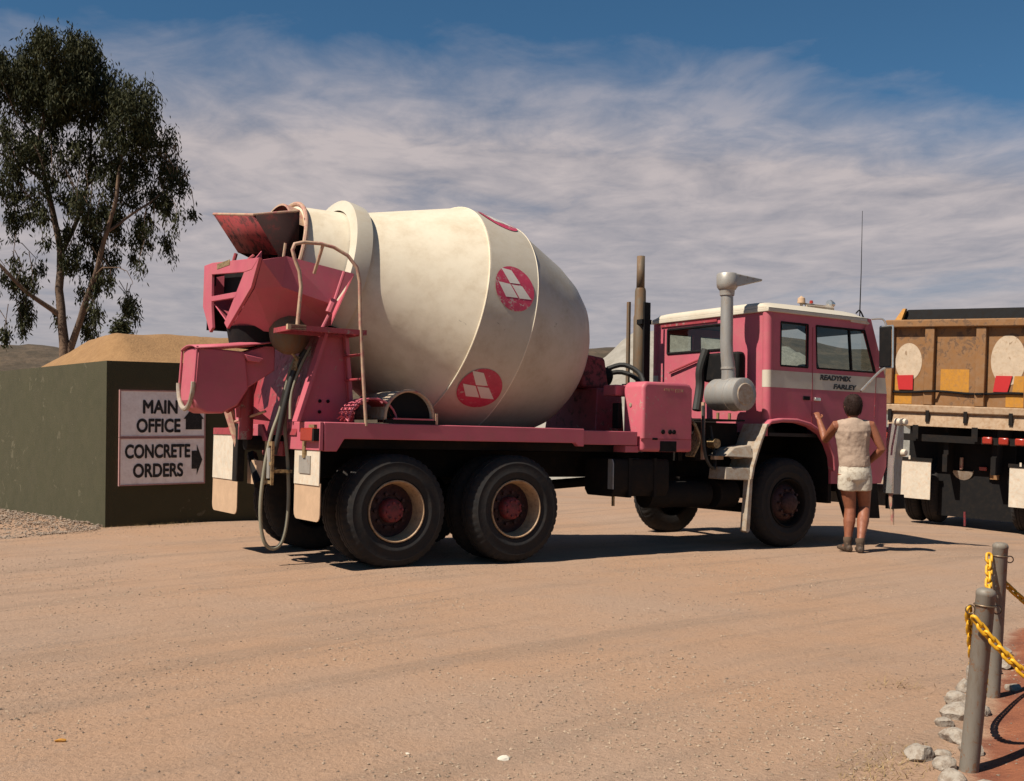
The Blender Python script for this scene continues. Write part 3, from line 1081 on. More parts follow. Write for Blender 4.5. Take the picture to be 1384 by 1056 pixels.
# ---- deck
m = MB().prism([(-.65, 1.065), (-.66, 1.325), (2.2, 1.325), (2.2, 1.145), (2.13, 1.145), (2.09, 1.178), (-.46, 1.178), (-.53, 1.065)], 'y', 0.0, .07)
m.build('side_rail', 'pink', T, bevel=.008)
MB().prism([(2.205, 1.165), (2.205, 1.31), (2.93, 1.31), (2.93, 1.165)], 'y', .035, .10).build('side_rail', 'pink', T, bevel=.006)
MB().prism([(-.65, 1.065), (-.66, 1.325), (2.9, 1.325), (2.9, 1.165), (-.46, 1.165)], 'y', 2.33, 2.40).build('side_rail', 'pink', T, bevel=.008)
MB().box((-.62, .072, 1.29), (2.9, 2.328, 1.312)).build('deck_plate', 'pink_worn', T)
m = MB()
for y in (.25, .78, 1.57, 2.1):
    m.box((-.6, y, 1.09), (2.88, y + .06, 1.288))
m.build('deck_bearer', 'chassis', T)
# rear cross panel
rp = MB().prism([(.0, 1.07), (.0, 1.325), (.92, 1.325), (.86, 1.18), (.78, 1.07)], 'x', -.70, -.663).build('rear_panel', 'pink', T, bevel=.006)
MB().prism([(1.55, 1.07), (1.48, 1.30), (2.40, 1.30), (2.40, 1.07)], 'x', -.70, -.663).build('rear_panel', 'pink', T, bevel=.006)
MB().box((-.68, .93, 1.0), (-.64, 1.47, 1.14)).build('rear_crossbeam', 'pink_worn', T, bevel=.006)
# tail lamps with their brackets
for y, s in ((.04, 1), (2.08, 1)):
    MB().box((-.755, y, 1.15), (-.703, y + .28, 1.27)).build('tail_lamp', 'lamp_red', T, bevel=.012)
    MB().box((-.73, y + .02, 1.272), (-.70, y + .14, 1.30)).build('lamp_bracket', 'brass', T)
MB().box((-.752, 0.045, 1.155), (-.70, .005, 1.265)).build('lamp_bracket', 'black', T)
# mud flaps
def flap(x, y0, y1, top, mid, bot):
    n = 6
    up_, lo = MB(), MB()
    def sheet(mb, z0, z1, y0, y1, bow, xo, rnd=0.0):
        pts = [(y0, z1), (y1, z1), (y1, z0 + rnd)]
        if rnd:
            pts += [(y1 - rnd * (1 - math.cos(a)), z0 + rnd * (1 - math.sin(a))) for a in (PI / 6, PI / 3, PI / 2)]
            pts += [(y0 + rnd * (1 - math.cos(a)), z0 + rnd * (1 - math.sin(a))) for a in (PI / 2, PI / 3, PI / 6)]
        pts += [(y0, z0 + rnd)]
        mb.prism(pts, 'x', xo, xo + .008)
    sheet(up_, mid, top, y0 + .01, y1 - .01, 0, x)
    sheet(lo, bot, mid + .02, y0, y1, 0, x + .010, .07)
    a = up_.build('mud_flap', 'flap_white', T)
    lo.build('lower_sheet', 'flap_peach', a)
    return a
fa = flap(-.69, .0, .60, 1.10, .76, .44)
MB().box((-.700, .20, .86), (-.6915, .46, 1.02)).build('number_plate', 'steel', fa)
MB().box((-.712, .30, 1.0), (-.6925, .36, 1.16)).build('plate_bracket', 'brass', fa)
flap(-.87, 1.65, 2.42, 1.22, .74, .40)
MB().box((-.88, 1.68, 1.19), (-.70, 2.40, 1.26)).build('flap_hanger', 'pink_worn', T, bevel=.005)

# ---- rear pedestal
def ped(y0, y1):
    pl = [(-.74, 1.327), (-.24, 1.327), (-.33, 2.20), (-.47, 2.20)]
    o = MB().prism(pl, 'y', y0, y0 + .02).build('pedestal_plate', 'pink', T)
    a = MB()
    s = -1 if y0 < CV else 1
    ya, yb = (y0 - .07, y0 + .045) if s < 0 else (y0 - .03, y0 + .09)
    a.hexa([(-.775, ya, 1.327), (-.742, ya, 1.327), (-.742, yb, 1.327), (-.775, yb, 1.327)], [(-.505, ya, 2.2), (-.472, ya, 2.2), (-.472, yb, 2.2), (-.505, yb, 2.2)])
    a.hexa([(-.238, ya, 1.327), (-.205, ya, 1.327), (-.205, yb, 1.327), (-.238, yb, 1.327)], [(-.328, ya, 2.2), (-.295, ya, 2.2), (-.295, yb, 2.2), (-.328, yb, 2.2)])
    a.build('flange', 'pink', o)
    bh = MB()
    for (x, z) in ((-.53, 1.52), (-.45, 1.52), (-.53, 1.42)):
        bh.lathe([(.016, 0), (.016, -.012), (.0005, -.013)], (x, y0 - .0005 if s < 0 else y0 + .034, z), (0, 1, 0), 8)
    bh.build('bolt', 'black', o)
    return o
ped(.42, 0)
ped(1.96, 0)
# back plate between the pedestals, below the hopper
MB().plate([(-.70, .52, 1.20), (-.46, .52, 2.15), (-.46, 1.94, 2.15), (-.70, 1.94, 1.20)], .015).build('back_plate', 'pink_worn', T)
# gussets and stays under the chute pivot
MB().prism([(-.70, 1.33), (-1.05, 1.36), (-1.08, 1.62)], 'y', 1.18, 1.21).build('gusset', 'pink', T)
MB().prism([(1.0, 1.14), (1.45, 1.14), (1.36, 1.30), (1.18, 1.30)], 'x', -.80, -.772).build('gusset', 'pink', T, bevel=.004)
MB().lathe([(.07, 0), (.07, .7), (.0005, .7)], (-.95, 1.2, 1.15), (0, 0, 1), 16).build('chute_pivot', 'pink_worn', T)
MB().tube([(-.75, 1.2, 1.12), (-.95, 1.2, 1.12)], .07, n=10).build('pivot_bracket', 'chassis', T)
# support rollers under the drum ring
for y in (.62, 1.78):
    MB().lathe([(.0005, -.05), (.11, -.05), (.11, .05), (.0005, .05)], (-.35, y, 2.13), (.97, 0, -.23), 20).build('drum_roller', 'chassis', T)

# ---- drum
AL = R(13.5)
AX = Vector((math.cos(AL), 0, -math.sin(AL)))
AU = Vector((math.sin(AL), 0, math.cos(AL)))
DO = Vector((1.0, CV, 2.49))


def drum_pt(s, r, phi):
    return DO + AX * s + AU * (r * math.cos(phi)) + Vector((0, 1, 0)) * (r * math.sin(phi))


drum = MB().lathe([(.55, -1.72), (.575, -1.72), (.66, -1.35), (.70, -1.18), (1.195, -.035), (1.203, -.03)], DO, AX, 96).build('drum', 'drum_white', T, smooth=25)
MB().lathe([(1.203, -.03), (1.21, -.02), (1.215, .25), (1.212, .55), (1.206, .56)], DO, AX, 96).build('drum_band', 'drum_shade', drum, smooth=25)
MB().lathe([(1.206, .56), (1.19, .60), (1.03, 1.15), (.93, 1.38), (.82, 1.54), (.68, 1.66), (.5, 1.75), (.3, 1.80), (.0005, 1.82)], DO, AX, 96).build('drum_head', 'drum_shade', drum, smooth=40)
MB().lathe([(.69, -1.30), (.80, -1.285), (.805, -1.20), (.80, -1.115), (.72, -1.10)], DO, AX, 96).build('roller_ring', 'cream', drum, smooth=25)
MB().ring(DO + AX * -1.72, AX, .60, .022, 72, 8).build('mouth_hoop', 'rail_tan', drum)
MB().lathe([(.553, -1.70), (.60, -1.2), (.5, -.8), (.0005, -.7)], DO, AX, 48).build('drum_lining', 'black', drum)
# weld seams
for s, r in ((-.03, 1.203), (.556, 1.208)):
    MB().ring(DO + AX * s, AX, r, .008, 96, 6).build('weld_seam', 'drum_white', drum)


def on_drum(poly, phi0, lift, name, material, parent, sub=10):
    """flat marks that follow the drum's skin; poly in metres (x forward, y round the drum, downwards on the right side)"""
    bm = bmesh.new()
    vs = [bm.verts.new((x, y, 0)) for x, y in poly]
    bm.faces.new(vs)
    bmesh.ops.triangulate(bm, faces=bm.faces)
    bmesh.ops.subdivide_edges(bm, edges=bm.edges, cuts=3, use_grid_fill=True)
    bmesh.ops.triangulate(bm, faces=bm.faces)
    for v in bm.verts:
        v.co = drum_pt(.27 + v.co.x, 1.2165 + lift, phi0 - v.co.y / 1.215)
    bm2 = MB()
    bm.verts.ensure_lookup_table()
    bm2.v = [tuple(v.co) for v in bm.verts]
    bm2.f = [tuple(v.index for v in f.verts) for f in bm.faces]
    bm.verts.index_update()
    bm2.f = [tuple(v.index for v in f.verts) for f in bm.faces]
    bm.free()
    return bm2.build(name, material, parent, smooth=0)


RE = .235
rh = [[(-.78, -.70), (-.24, -.76), (.24, -.27), (-.28, -.14)], [(-.20, -.10), (.34, -.20), (.86, .24), (.28, .38)], [(-.86, -.01), (-.27, -.09), (.20, .38), (-.40, .52)]]
for k in range(7):
    phi = R(-77 + 51.43 * k)
    c = on_drum([(RE * math.cos(2 * PI * i / 40), RE * math.sin(2 * PI * i / 40)) for i in range(40)], phi, .003, 'emblem', 'emblem_red', T)
    for q in rh:
        on_drum([(x * RE, y * RE) for x, y in q], phi, .0055, 'emblem_diamond', 'emblem_white', c)

# ---- charging hopper above the drum mouth: the rear sheet overhangs
yr, yl = .72, 1.62
m = MB()
m.add([(-1.19, yl, 3.36), (-1.10, yr, 3.22), (-.86, yr, 2.88), (-.93, yl, 3.01)], [(0, 1, 2, 3)])
ch = solid(m.build('charge_hopper', 'hopper_red', T), .012)
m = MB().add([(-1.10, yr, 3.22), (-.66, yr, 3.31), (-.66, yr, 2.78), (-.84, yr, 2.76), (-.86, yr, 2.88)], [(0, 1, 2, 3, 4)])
solid(m.build('side_sheet', 'hopper_shade', ch), .012)
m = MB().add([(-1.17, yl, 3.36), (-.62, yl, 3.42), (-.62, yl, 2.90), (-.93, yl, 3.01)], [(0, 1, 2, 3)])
solid(m.build('side_sheet', 'hopper_shade', ch), .012)
rim = MB().tube([(-1.195, yl, 3.365), (-1.105, yr, 3.225), (-.66, yr, 3.318)], .013, n=8).tube([(-1.195, yl, 3.365), (-.62, yl, 3.425)], .013, n=8)
rim.build('hopper_rim', 'rail_tan', ch)
MB().box((-1.10, yr + .1, 2.55), (-.72, yl - .1, 2.76)).build('hopper_throat', 'black', ch)
for a, b_ in (((-.95, yl + .02, 3.0), (-1.02, yl + .02, 2.72)), ((-.93, yr + .45, 2.92), (-1.10, yr + .45, 2.76))):
    MB().tube([a, b_], .02, n=8).build('hopper_stay', 'pink_worn', ch)
MB().prism([(-1.08, 2.76), (-.95, 2.93), (-.95, 2.76)], 'y', yr + .18, yr + .21).build('hopper_gusset', 'pink', ch)
# arch of the drum mouth guard over the hopper
MB().lathe([(.53, -.10), (.55, -.10), (.55, .10), (.53, .10)], DO + AX * -1.76, AX, 40, a0=-1.0, a1=1.0).build('mouth_guard', 'rail_tan', T, smooth=30)

# ---- discharge hopper (collector)
h = MB()
def mir(p, on):
    return (p[0], 1.93 - p[1], p[2]) if on else p
for on in (False, True):
    TR = mir((-1.2, .20, 2.73), on); P2 = mir((-.95, .28, 2.80), on); P3 = mir((-.25, .36, 2.72), on)
    Q2 = mir((-.98, .27, 2.52), on); Q3 = mir((-.50, .24, 2.40), on); P4 = mir((-.40, .52, 2.24), on); P5 = mir((-.92, .66, 2.15), on); BR = mir((-1.2, .95, 2.20), on)
    QR = mir((-1.2, .36, 2.50), on)
    h.add([TR, P2, Q2, QR, BR, P5, P3, Q3, P4], [(0, 1, 2, 3), (3, 2, 5, 4), (1, 6, 7, 2), (2, 7, 8, 5)])
h.add([(-.25, .36, 2.72), (-.25, 1.57, 2.72), (-.40, 1.41, 2.24), (-.40, .52, 2.24)], [(0, 1, 2, 3)])
hop = solid(h.build('discharge_hopper', 'pink', T, smooth=0), .012)
# rear frame of the hopper: posts, head and bar round the dark opening
fr = MB()
fr.prism([(1.50, 2.86), (1.74, 2.86), (1.74, 2.45), (1.50, 2.18), (1.42, 2.22), (1.48, 2.45)], 'x', -1.235, -1.205)
fr.prism([(.18, 2.745), (1.499, 2.86), (1.499, 2.745), (.55, 2.66), (.36, 2.66)], 'x', -1.236, -1.204)
fr.prism([(.18, 2.744), (.36, 2.659), (.56, 2.659), (1.07, 2.24), (.98, 2.18), (.36, 2.50)], 'x', -1.2355, -1.2045)
fr.prism([(.72, 2.50), (1.485, 2.53), (1.475, 2.48), (.78, 2.45)], 'x', -1.237, -1.203)
fr.build('hopper_frame', 'pink', hop, bevel=.004)
MB().prism([(.45, 2.68), (1.5, 2.76), (1.46, 2.2), (1.0, 2.2)], 'x', -.80, -.79).build('opening_shade', 'black', hop)  # black plate added as the shade inside the hopper opening
MB().box((-1.2395, .95, 2.775), (-1.2375, 1.32, 2.825)).build('maker_plate', 'brass', hop)
MB().box((-1.20, 1.70, 2.22), (-.30, 1.715, 2.80)).build('splash_sheet', 'black', hop)
# short spout under the hopper
MB().lathe([(.30, .0), (.27, -.16), (.24, -.18)], (-.92, 1.0, 2.20), (0, 0, 1), 24).build('spout', 'black', hop)
MB().lathe([(.0005, -.15), (.10, -.14), (.17, -.10), (.21, -.03), (.215, .03), (.20, .10), (.15, .15), (.0005, .17)], (-.76, .66, 2.16), (.6, -.8, 0), 36).build('wash_tank', 'exhaust', T, smooth=70)

# ---- swinging chute below the hopper
c = MB()
n = 12
x0, x1 = -1.60, -.92
ycc, rw = .93, .21
def section(x, zc, r, depth):
    pts = [(x, ycc - r, zc + depth)]
    for k in range(0, n + 1, 2):
        a = PI + PI * k / n
        pts.append((x, ycc + r * math.cos(a), zc + r * .85 * math.sin(a)))
    pts.append((x, ycc + r, zc + depth))
    return pts
bp_ = [(-1.58, 1.975), (-1.14, 1.955), (-1.10, 1.62), (-1.20, 1.46), (-1.34, 1.385), (-1.48, 1.385), (-1.57, 1.43), (-1.605, 1.50)]
chute = MB().prism(bp_, 'y', .72, 1.15).build('chute', 'pink', T, smooth=20, bevel=.016)
MB().prism([(-1.139, 1.953), (-.84, 2.06), (-.84, 1.80), (-1.099, 1.622)], 'y', .765, 1.105).build('chute_neck', 'pink', chute, bevel=.012)
MB().tube([(-1.615, .935 - .225 * math.cos(a), 1.66 - .24 * math.sin(a)) for a in [PI * k / 16 for k in range(17)]], .022, n=8).build('lip_rubber', 'dusty_steel', chute)
MB().tube([(-1.605, .71, 1.66), (-1.59, .71, 1.98)], .012, n=6).tube([(-1.605, 1.16, 1.66), (-1.59, 1.16, 1.98)], .012, n=6).build('chute_lip', 'pink', chute)
fl = MB()
fv = []
for x, z, w_ in ((-1.605, 1.962, .232), (-1.30, 1.992, .232), (-1.0, 2.035, .228), (-.84, 2.065, .218)):
    for j in range(7):
        q = j / 6 * 2 - 1
        fv.append((x, ycc + w_ * q, z + .035 * (1 - q * q)))
solid(fl.add(fv, [(i * 7 + j, i * 7 + j + 1, i * 7 + j + 8, i * 7 + j + 7) for i in range(3) for j in range(6)]).build('folded_flap', 'pink', chute, smooth=60), .012)
MB().prism([(-1.16, 1.93), (-.98, 1.90), (-1.02, 1.86), (-1.12, 1.87)], 'y', .68, .764).build('hinge_ear', 'pink', chute, bevel=.006)
MB().tube([(-.95, 1.2, 1.70), (-1.10, 1.0, 1.50), (-1.22, .98, 1.42)], .035, n=8).build('chute_strut', 'pink_worn', chute)
# lever and bracket by the left tail lamp
MB().tube([(-1.02, 1.50, 1.42), (-.96, 1.42, 1.15), (-.93, 1.40, 1.0)], [.05, .04, .03], n=8).build('chute_lever', 'rail_tan', T)
MB().box((-.98, 1.34, .74), (-.90, 1.47, 1.30)).build('jack_post', 'chassis', T, bevel=.01)
MB().tube([(-1.0, 1.36, 1.32), (-.86, .92, 1.42)], .013, n=6).build('handle_bar', 'rail_tan', T)
MB().tube([(-.78, 1.48, 1.0), (-.84, 1.08, .72)], .05, n=6).build('stay', 'black', T)
MB().box((-.83, 1.05, .72), (-.80, 1.45, .95)).build('step_plate', 'flap_peach', T)

# ---- ladder, platform and handrail
ry = -.01
lad = MB().tube([(-.25, ry + .02, 1.30), (-.30, ry, 1.75), (-.34, ry, 2.2), (-.36, ry, 2.60), (-.39, ry, 2.72), (-.47, ry + .02, 2.82), (-.60, ry + .04, 2.885), (-.72, ry + .05, 2.905), (-.88, ry + .05, 2.90),
                 (-.965, ry + .05, 2.875), (-.985, ry + .05, 2.82), (-.96, ry + .05, 2.74), (-.915, ry + .05, 2.64), (-.895, ry + .05, 2.50), (-.92, ry + .05, 2.16)], .017, n=8)
lad.build('handrail', 'rail_tan', T, smooth=60)
MB().tube([(-.70, ry + .05, 2.90), (-.71, .20, 2.66)], .016, n=8).build('rail_post', 'rail_tan', T)
MB().tube([(-.95, .30, 2.92), (-.97, .33, 2.66)], .014, n=8).build('rail_post', 'rail_tan', T)
pm = MB()
pm.box((-1.0, -.02, 2.115), (-.28, .012, 2.16)).box((-1.0, .37, 2.115), (-.28, .40, 2.16)).box((-1.0, .012, 2.116), (-.97, .37, 2.159)).box((-.31, .012, 2.116), (-.28, .37, 2.159))
for k in range(12):
    x = -.95 + k * .055
    pm.box((x, .0125, 2.14), (x + .012, .3695, 2.156))
pm.build('platform', 'pink_worn', T)
MB().box((-1.03, -.02, 2.118), (-.86, .02, 2.165)).build('toe_plate', 'flap_peach', T)
MB().tube([(-.40, .24, 2.71), (-.51, .24, 2.36), (-.61, .26, 2.14)], .017, n=8).tube([(-.50, .22, 2.44), (-.55, .22, 2.32)], .034, n=8).build('platform_brace', 'pink', T)
for z in (1.5, 1.72, 1.94):
    MB().tube([(-.27 - .08 * (z - 1.3), ry + .01, z), (-.27 - .08 * (z - 1.3), .36, z)], .012, n=6).build('rung', 'pink_worn', T)
MB().tube([(-.22, .38, 1.30), (-.32, .38, 2.13)], .017, n=8).build('ladder_stile', 'pink_worn', T)

# ---- mesh guard and stored half-round chute on the deck
g1 = MB()
NG = 14
for i in range(NG + 1):
    a = PI * i / NG
    for sgn in (-1, 1):
        pts = []
        for j in range(9):
            t = j / 8
            aa = a + sgn * t * .55
            if 0 <= aa <= PI:
                pts.append((-.16 + .24 * -math.cos(aa), .06 + .24 * t, 1.335 + .215 * math.sin(aa)))
        if len(pts) > 1:
            g1.tube(pts, .008, n=4)
guard = g1.build('mesh_guard', 'pink', T, smooth=0)
MB().tube([(-.16 - .24 * math.cos(PI * i / 16), .05, 1.335 + .215 * math.sin(PI * i / 16)) for i in range(17)], .010, n=6).build('guard_hoop', 'pink', guard)
MB().lathe([(.195, 0), (.195, .30)], (-.16, .06, 1.335), (0, 1, 0), 20, a0=-PI / 2, a1=PI / 2).build('guard_core', 'pink_worn', guard)
hv = MB()
solid(hv.lathe([(.243, .0), (.243, .75)], (.20, .03, 1.385), (0, 1, 0), 28, a0=-PI / 2 - .1, a1=PI / 2 + .1).build('spare_chute', 'dusty_steel', T, smooth=60), .016)
MB().tube([(.20 + .25 * math.sin(a), .03, 1.385 + .25 * math.cos(a)) for a in [(-PI / 2 - .1) + (PI + .2) * i / 24 for i in range(25)]], .015, n=8).build('chute_rim', 'rail_tan', T)
MB().prism([(.20 + .236 * math.sin(a), 1.385 + .236 * math.cos(a)) for a in [(-PI / 2) + PI * i / 20 for i in range(21)]], 'y', .07, .085).build('chute_shade', 'black', T)  # added black plate gives the stored chute's opening its shade
MB().box((-.06, .0, 1.328), (.46, .05, 1.362)).build('chute_rest', 'black', T)
MB().box((.02, -.004, 1.364), (.44, .02, 1.378)).build('chute_strap', 'pink', T)
MB().box((.46, .0, 1.327), (.485, .05, 1.43)).build('chute_stake', 'rail_tan', T)

# ---- water hose loop and control valve at the rear
hy = .72
loop = [(-.665, hy, 1.92), (-.73, hy, 1.72), (-.80, hy, 1.42), (-.87, hy, 1.20), (-.925, hy, .92), (-.955, hy, .60), (-.945, hy, .36), (-.90, hy, .20), (-.82, hy, .15), (-.745, hy, .20), (-.70, hy, .36), (-.685, hy, .62), (-.70, hy + .01, .95), (-.73, hy + .02, 1.25), (-.72, hy + .03, 1.55), (-.67, hy + .04, 1.85)]
def smooth_path(p, n=4):
    P = [Vector(q) for q in p]
    out = []
    for i in range(len(P) - 1):
        p0, p1, p2, p3 = P[max(0, i - 1)], P[i], P[i + 1], P[min(len(P) - 1, i + 2)]
        for k in range(n):
            t = k / n
            out.append(.5 * ((2 * p1) + (p2 - p0) * t + (2 * p0 - 5 * p1 + 4 * p2 - p3) * t * t + (3 * p1 - p0 - 3 * p2 + p3) * t ** 3))
    out.append(P[-1])
    return out
MB().tube(smooth_path(loop), .018, n=8).build('water_hose', 'hose_grey', T, smooth=60)
MB().tube(smooth_path([(-.60, .62, 2.0), (-.70, .64, 1.80), (-.77, .66, 1.50), (-.80, .70, 1.25), (-.84, .72, 1.02)]), .028, n=8).build('water_hose', 'hose_black', T, smooth=60)
MB().tube(smooth_path([(-.56, .60, 2.03), (-.64, .61, 1.86), (-.72, .63, 1.60), (-.73, .62, 1.35)]), .016, n=8).build('water_hose', 'hose_grey', T, smooth=60)
v_ = MB().tube([(-.66, .64, 1.93), (-.70, .64, 1.80)], .032, n=8).tube([(-.68, .60, 1.90), (-.74, .60, 1.96)], .014, n=6)
v_.build('hose_valve', 'brass', T)
fb = MB()
for y in (.62, .78):
    fb.box((-.90, y, .74), (-.875, y + .02, 1.14))
fb.box((-.90, .64, 1.10), (-.876, .78, 1.139)).box((-.90, .64, .92), (-.876, .78, .95)).box((-.90, .64, .75), (-.876, .78, .78)).box((-.875, .66, .85), (-.68, .76, .88))
fb.build('valve_bracket', 'brass', T)
MB().tube([(-.885, .71, .80), (-.885, .71, 1.08)], .03, n=10).build('valve_body', 'steel', T)

# ---- front pedestal, gearbox and hydraulic tank box
MB().hexa([(2.88, .72, 1.09), (3.32, .72, 1.09), (3.32, 1.75, 1.09), (2.88, 1.75, 1.09)], [(2.95, .78, 1.80), (3.30, .78, 1.80), (3.30, 1.70, 1.80), (2.95, 1.70, 1.80)]).build('front_pedestal', 'pink_worn', T, bevel=.015)
gb = MB().hexa([(2.86, .95, 1.803), (3.26, .95, 1.803), (3.26, 1.45, 1.803), (2.86, 1.45, 1.803)], [(2.86, .98, 2.20), (3.22, .98, 2.16), (3.22, 1.42, 2.16), (2.86, 1.42, 2.20)]).build('gearbox', 'hopper_red', T, bevel=.04, segs=3)
MB().tube([(3.2, 1.2, 1.98), (3.42, 1.2, 1.95)], [.13, .11], n=16).build('hydraulic_motor', 'black', gb)
MB().tube(smooth_path([(3.38, 1.15, 2.05), (3.55, 1.05, 2.10), (3.68, .9, 1.98), (3.66, .8, 1.75)]), .028, n=8).build('hydraulic_hose', 'hose_black', gb)
MB().tube(smooth_path([(3.38, 1.25, 1.98), (3.60, 1.15, 2.02), (3.75, 1.0, 1.90), (3.75, .9, 1.6)]), .028, n=8).build('hydraulic_hose', 'hose_black', gb)
bxp = [(2.965, 1.10), (2.965, 1.78), (2.985, 1.83), (3.03, 1.85), (3.58, 1.855), (3.64, 1.835), (3.675, 1.79), (3.675, 1.10)]
hb = MB().prism(bxp, 'y', -.005, .33).build('tank_box', 'pink', T, bevel=.035, segs=4)
MB().box((2.88, .36, 1.70), (3.30, .58, 1.82)).build('oil_filter_box', 'pink', T, bevel=.015)
MB().box((2.90, .335, 1.345), (2.96, .44, 1.62)).build('hose_union', 'black', T, bevel=.01)
for x in (3.245, 3.345, 3.402):
    MB().lathe([(.025, 0), (.025, -.012), (.0005, -.013)], (x, -.004, 1.315), (0, 1, 0), 12).build('drain_plug', 'black', hb)
MB().box((3.21, -.009, 1.102), (3.44, .02, 1.215)).build('box_vent', 'black', hb)
MB().box((2.95, -.008, 1.232), (3.66, .02, 1.242)).build('box_seam', 'pink_worn', hb)
MB().box((3.10, -.012, 1.226), (3.17, .01, 1.248)).build('box_catch', 'black', hb)
MB().lathe([(.022, 0), (.022, -.006), (.0005, -.007)], (2.963, .20, 1.60), (1, 0, 0), 12).build('filler_plug', 'dusty_steel', hb)
# remnants of paint on the box's upper edge
m = MB()
random.seed(3)
for k in range(9):
    x = 3.26 + k * .031
    hgt = random.uniform(.02, .045)
    m.box((x, -.0075, 1.785 - hgt), (x + random.uniform(.008, .02), -.004, 1.785))
    if k % 3 != 1:
        m.box((x, -.007, 1.775), (x + .026, -.0045, 1.784))
m.build('paint_marks', 'letter_tan', hb)
MB().box((2.78, .05, 1.09), (2.96, .30, 1.16)).build('box_foot', 'pink', T, bevel=.006)
# dark clutter between box and cab: brackets, pipes, air tanks
m = MB()
for k in range(5):
    m.tube(smooth_path([(3.78 + .02 * k, .10 + .05 * k, 1.05), (3.86 + .03 * k, .08 + .05 * k, 1.25 + .03 * k), (3.78 + .04 * k, .12 + .05 * k, 1.45), (3.85, .35, 1.58)]), .016, n=6)
m.build('pipework', 'brass', T)
MB().tube(smooth_path([(3.92, .10, 1.62), (3.90, .06, 1.2), (3.95, .05, 1.0), (4.10, .10, .92), (4.20, .2, 1.05), (4.22, .3, 1.4)]), .018, n=6).build('cable', 'hose_black', T)
MB().box((3.93, .10, 1.02), (3.955, .14, 1.66)).build('bracket', 'rail_tan', T)
MB().box((3.74, .30, 1.0), (3.80, .9, 1.62)).build('radiator_panel', 'chassis', T)
MB().box((3.95, .15, 1.46), (4.62, .55, 1.48)).build('bracket', 'black', T)
for x in (4.17, 4.35):
    MB().box((x, .12, 1.48), (x + .02, .15, 1.55)).build('bracket', 'brass', T)
MB().box((4.05, .35, 1.0), (4.7, .85, 1.44)).build('battery_box', 'chassis', T, bevel=.01)
MB().lathe([(.0005, 0), (.055, 0), (.055, .12), (.0005, .12)], (4.18, .14, 1.20), (0, 1, 0), 14).build('filter_bowl', 'brass', T)
MB().box((4.12, .12, 1.02), (4.26, .18, 1.06)).build('bracket', 'flap_peach', T)
MB().box((4.44, .14, 1.03), (4.58, .2, 1.06)).build('bracket', 'flap_peach', T)

# ---- fuel tank
ft = MB().prism([(.10, 1.02), (.08, .98), (.08, .70), (.13, .62), (.55, .62), (.60, .68), (.60, .98), (.56, 1.02)], 'x', 2.66, 3.42).build('fuel_tank', 'chassis', T, bevel=.012)
MB().prism([(.105, 1.015), (.085, .975), (.085, .70), (.17, .70), (.17, 1.015)], 'x', 2.645, 2.659).build('tank_end', 'galv', ft)
MB().lathe([(.0005, 0), (.15, 0), (.15, .9), (.0005, .9)], (3.35, .42, .62), (1, 0, 0), 20).build('air_tank', 'chassis', T)
MB().lathe([(.0005, 0), (.16, 0), (.16, .3), (.0005, .3)], (4.35, .40, .62), (1, 0, 0), 20).build('air_tank', 'chassis', T)
for x in (2.85, 3.2):
    MB().box((x, .072, .61), (x + .04, .61, 1.03)).build('tank_strap', 'chassis', ft)
MB().box((2.70, .14, .52), (2.72, .17, .62)).build('tank_drain', 'brass', T)

# ---- exhaust stack behind the cab, left side
ex = MB().tube([(4.58, 2.02, 1.35), (4.58, 2.02, 2.05)], .05, n=14).build('exhaust_pipe', 'exhaust', T)
MB().lathe([(.0005, 2.02), (.075, 2.04), (.085, 2.08), (.085, 2.82), (.075, 2.85), (.072, 3.16), (.062, 3.20), (.0005, 3.20)], (4.58, 2.02, 0), (0, 0, 1), 24).build('muffler', 'exhaust', ex)
solid(MB().lathe([(.052, 3.18), (.050, 3.62)], (4.58, 2.02, 0), (0, 0, 1), 20).build('tail_pipe', 'exhaust', ex), .004)
MB().box((4.46, 2.10, 1.95), (4.49, 2.15, 3.02)).build('heat_shield', 'exhaust', ex)
MB().box((4.53, 1.87, 1.95), (4.63, 1.90, 3.00)).build('heat_shield', 'black', ex)
MB().box((4.50, 1.88, 2.72), (4.66, 1.99, 2.78)).build('clamp', 'black', ex)
MB().box((4.44, 1.80, 1.90), (4.74, 2.20, 1.95)).build('stack_base', 'black', ex)

# ---- air cleaner and snorkel
ac = MB().lathe([(.0005, 0), (.17, 0), (.19, .012), (.19, .16), (.196, .165), (.196, .19), (.188, .195), (.188, .46), (.17, .50), (.10, .53), (.0005, .53)], (4.50, .03, 1.77), (0, 1, 0), 40).build('air_cleaner', 'galv', T, smooth=40)
MB().lathe([(.0005, -.012), (.12, -.012), (.13, -.002), (.0005, -.001)], (4.50, .03, 1.77), (0, 1, 0), 32).build('end_cap', 'dusty_steel', ac)
MB().tube([(4.50, .30, 1.92), (4.50, .30, 2.02), (4.49, .30, 2.12), (4.47, .30, 2.22), (4.46, .30, 2.36), (4.46, .30, 2.96)], [.085, .083, .08, .075, .074, .072], n=20).build('snorkel_pipe', 'galv', ac, smooth=50)
MB().lathe([(.076, 2.06), (.086, 2.065), (.086, 2.085), (.076, 2.09)], (4.492, .30, 0), (0, 0, 1), 20).build('pipe_clamp', 'steel', ac)
MB().lathe([(.076, 2.92), (.084, 2.925), (.088, 2.98), (.10, 3.02), (.118, 3.03)], (4.46, .30, 0), (0, 0, 1), 28).build('snorkel_collar', 'steel', ac, smooth=50)
MB().lathe([(.10, 2.995), (.118, 3.02), (.124, 3.06), (.124, 3.165), (.112, 3.182), (.0005, 3.184)], (4.46, .30, 0), (0, 0, 1), 32).build('snorkel_head', 'steel', ac, smooth=40)
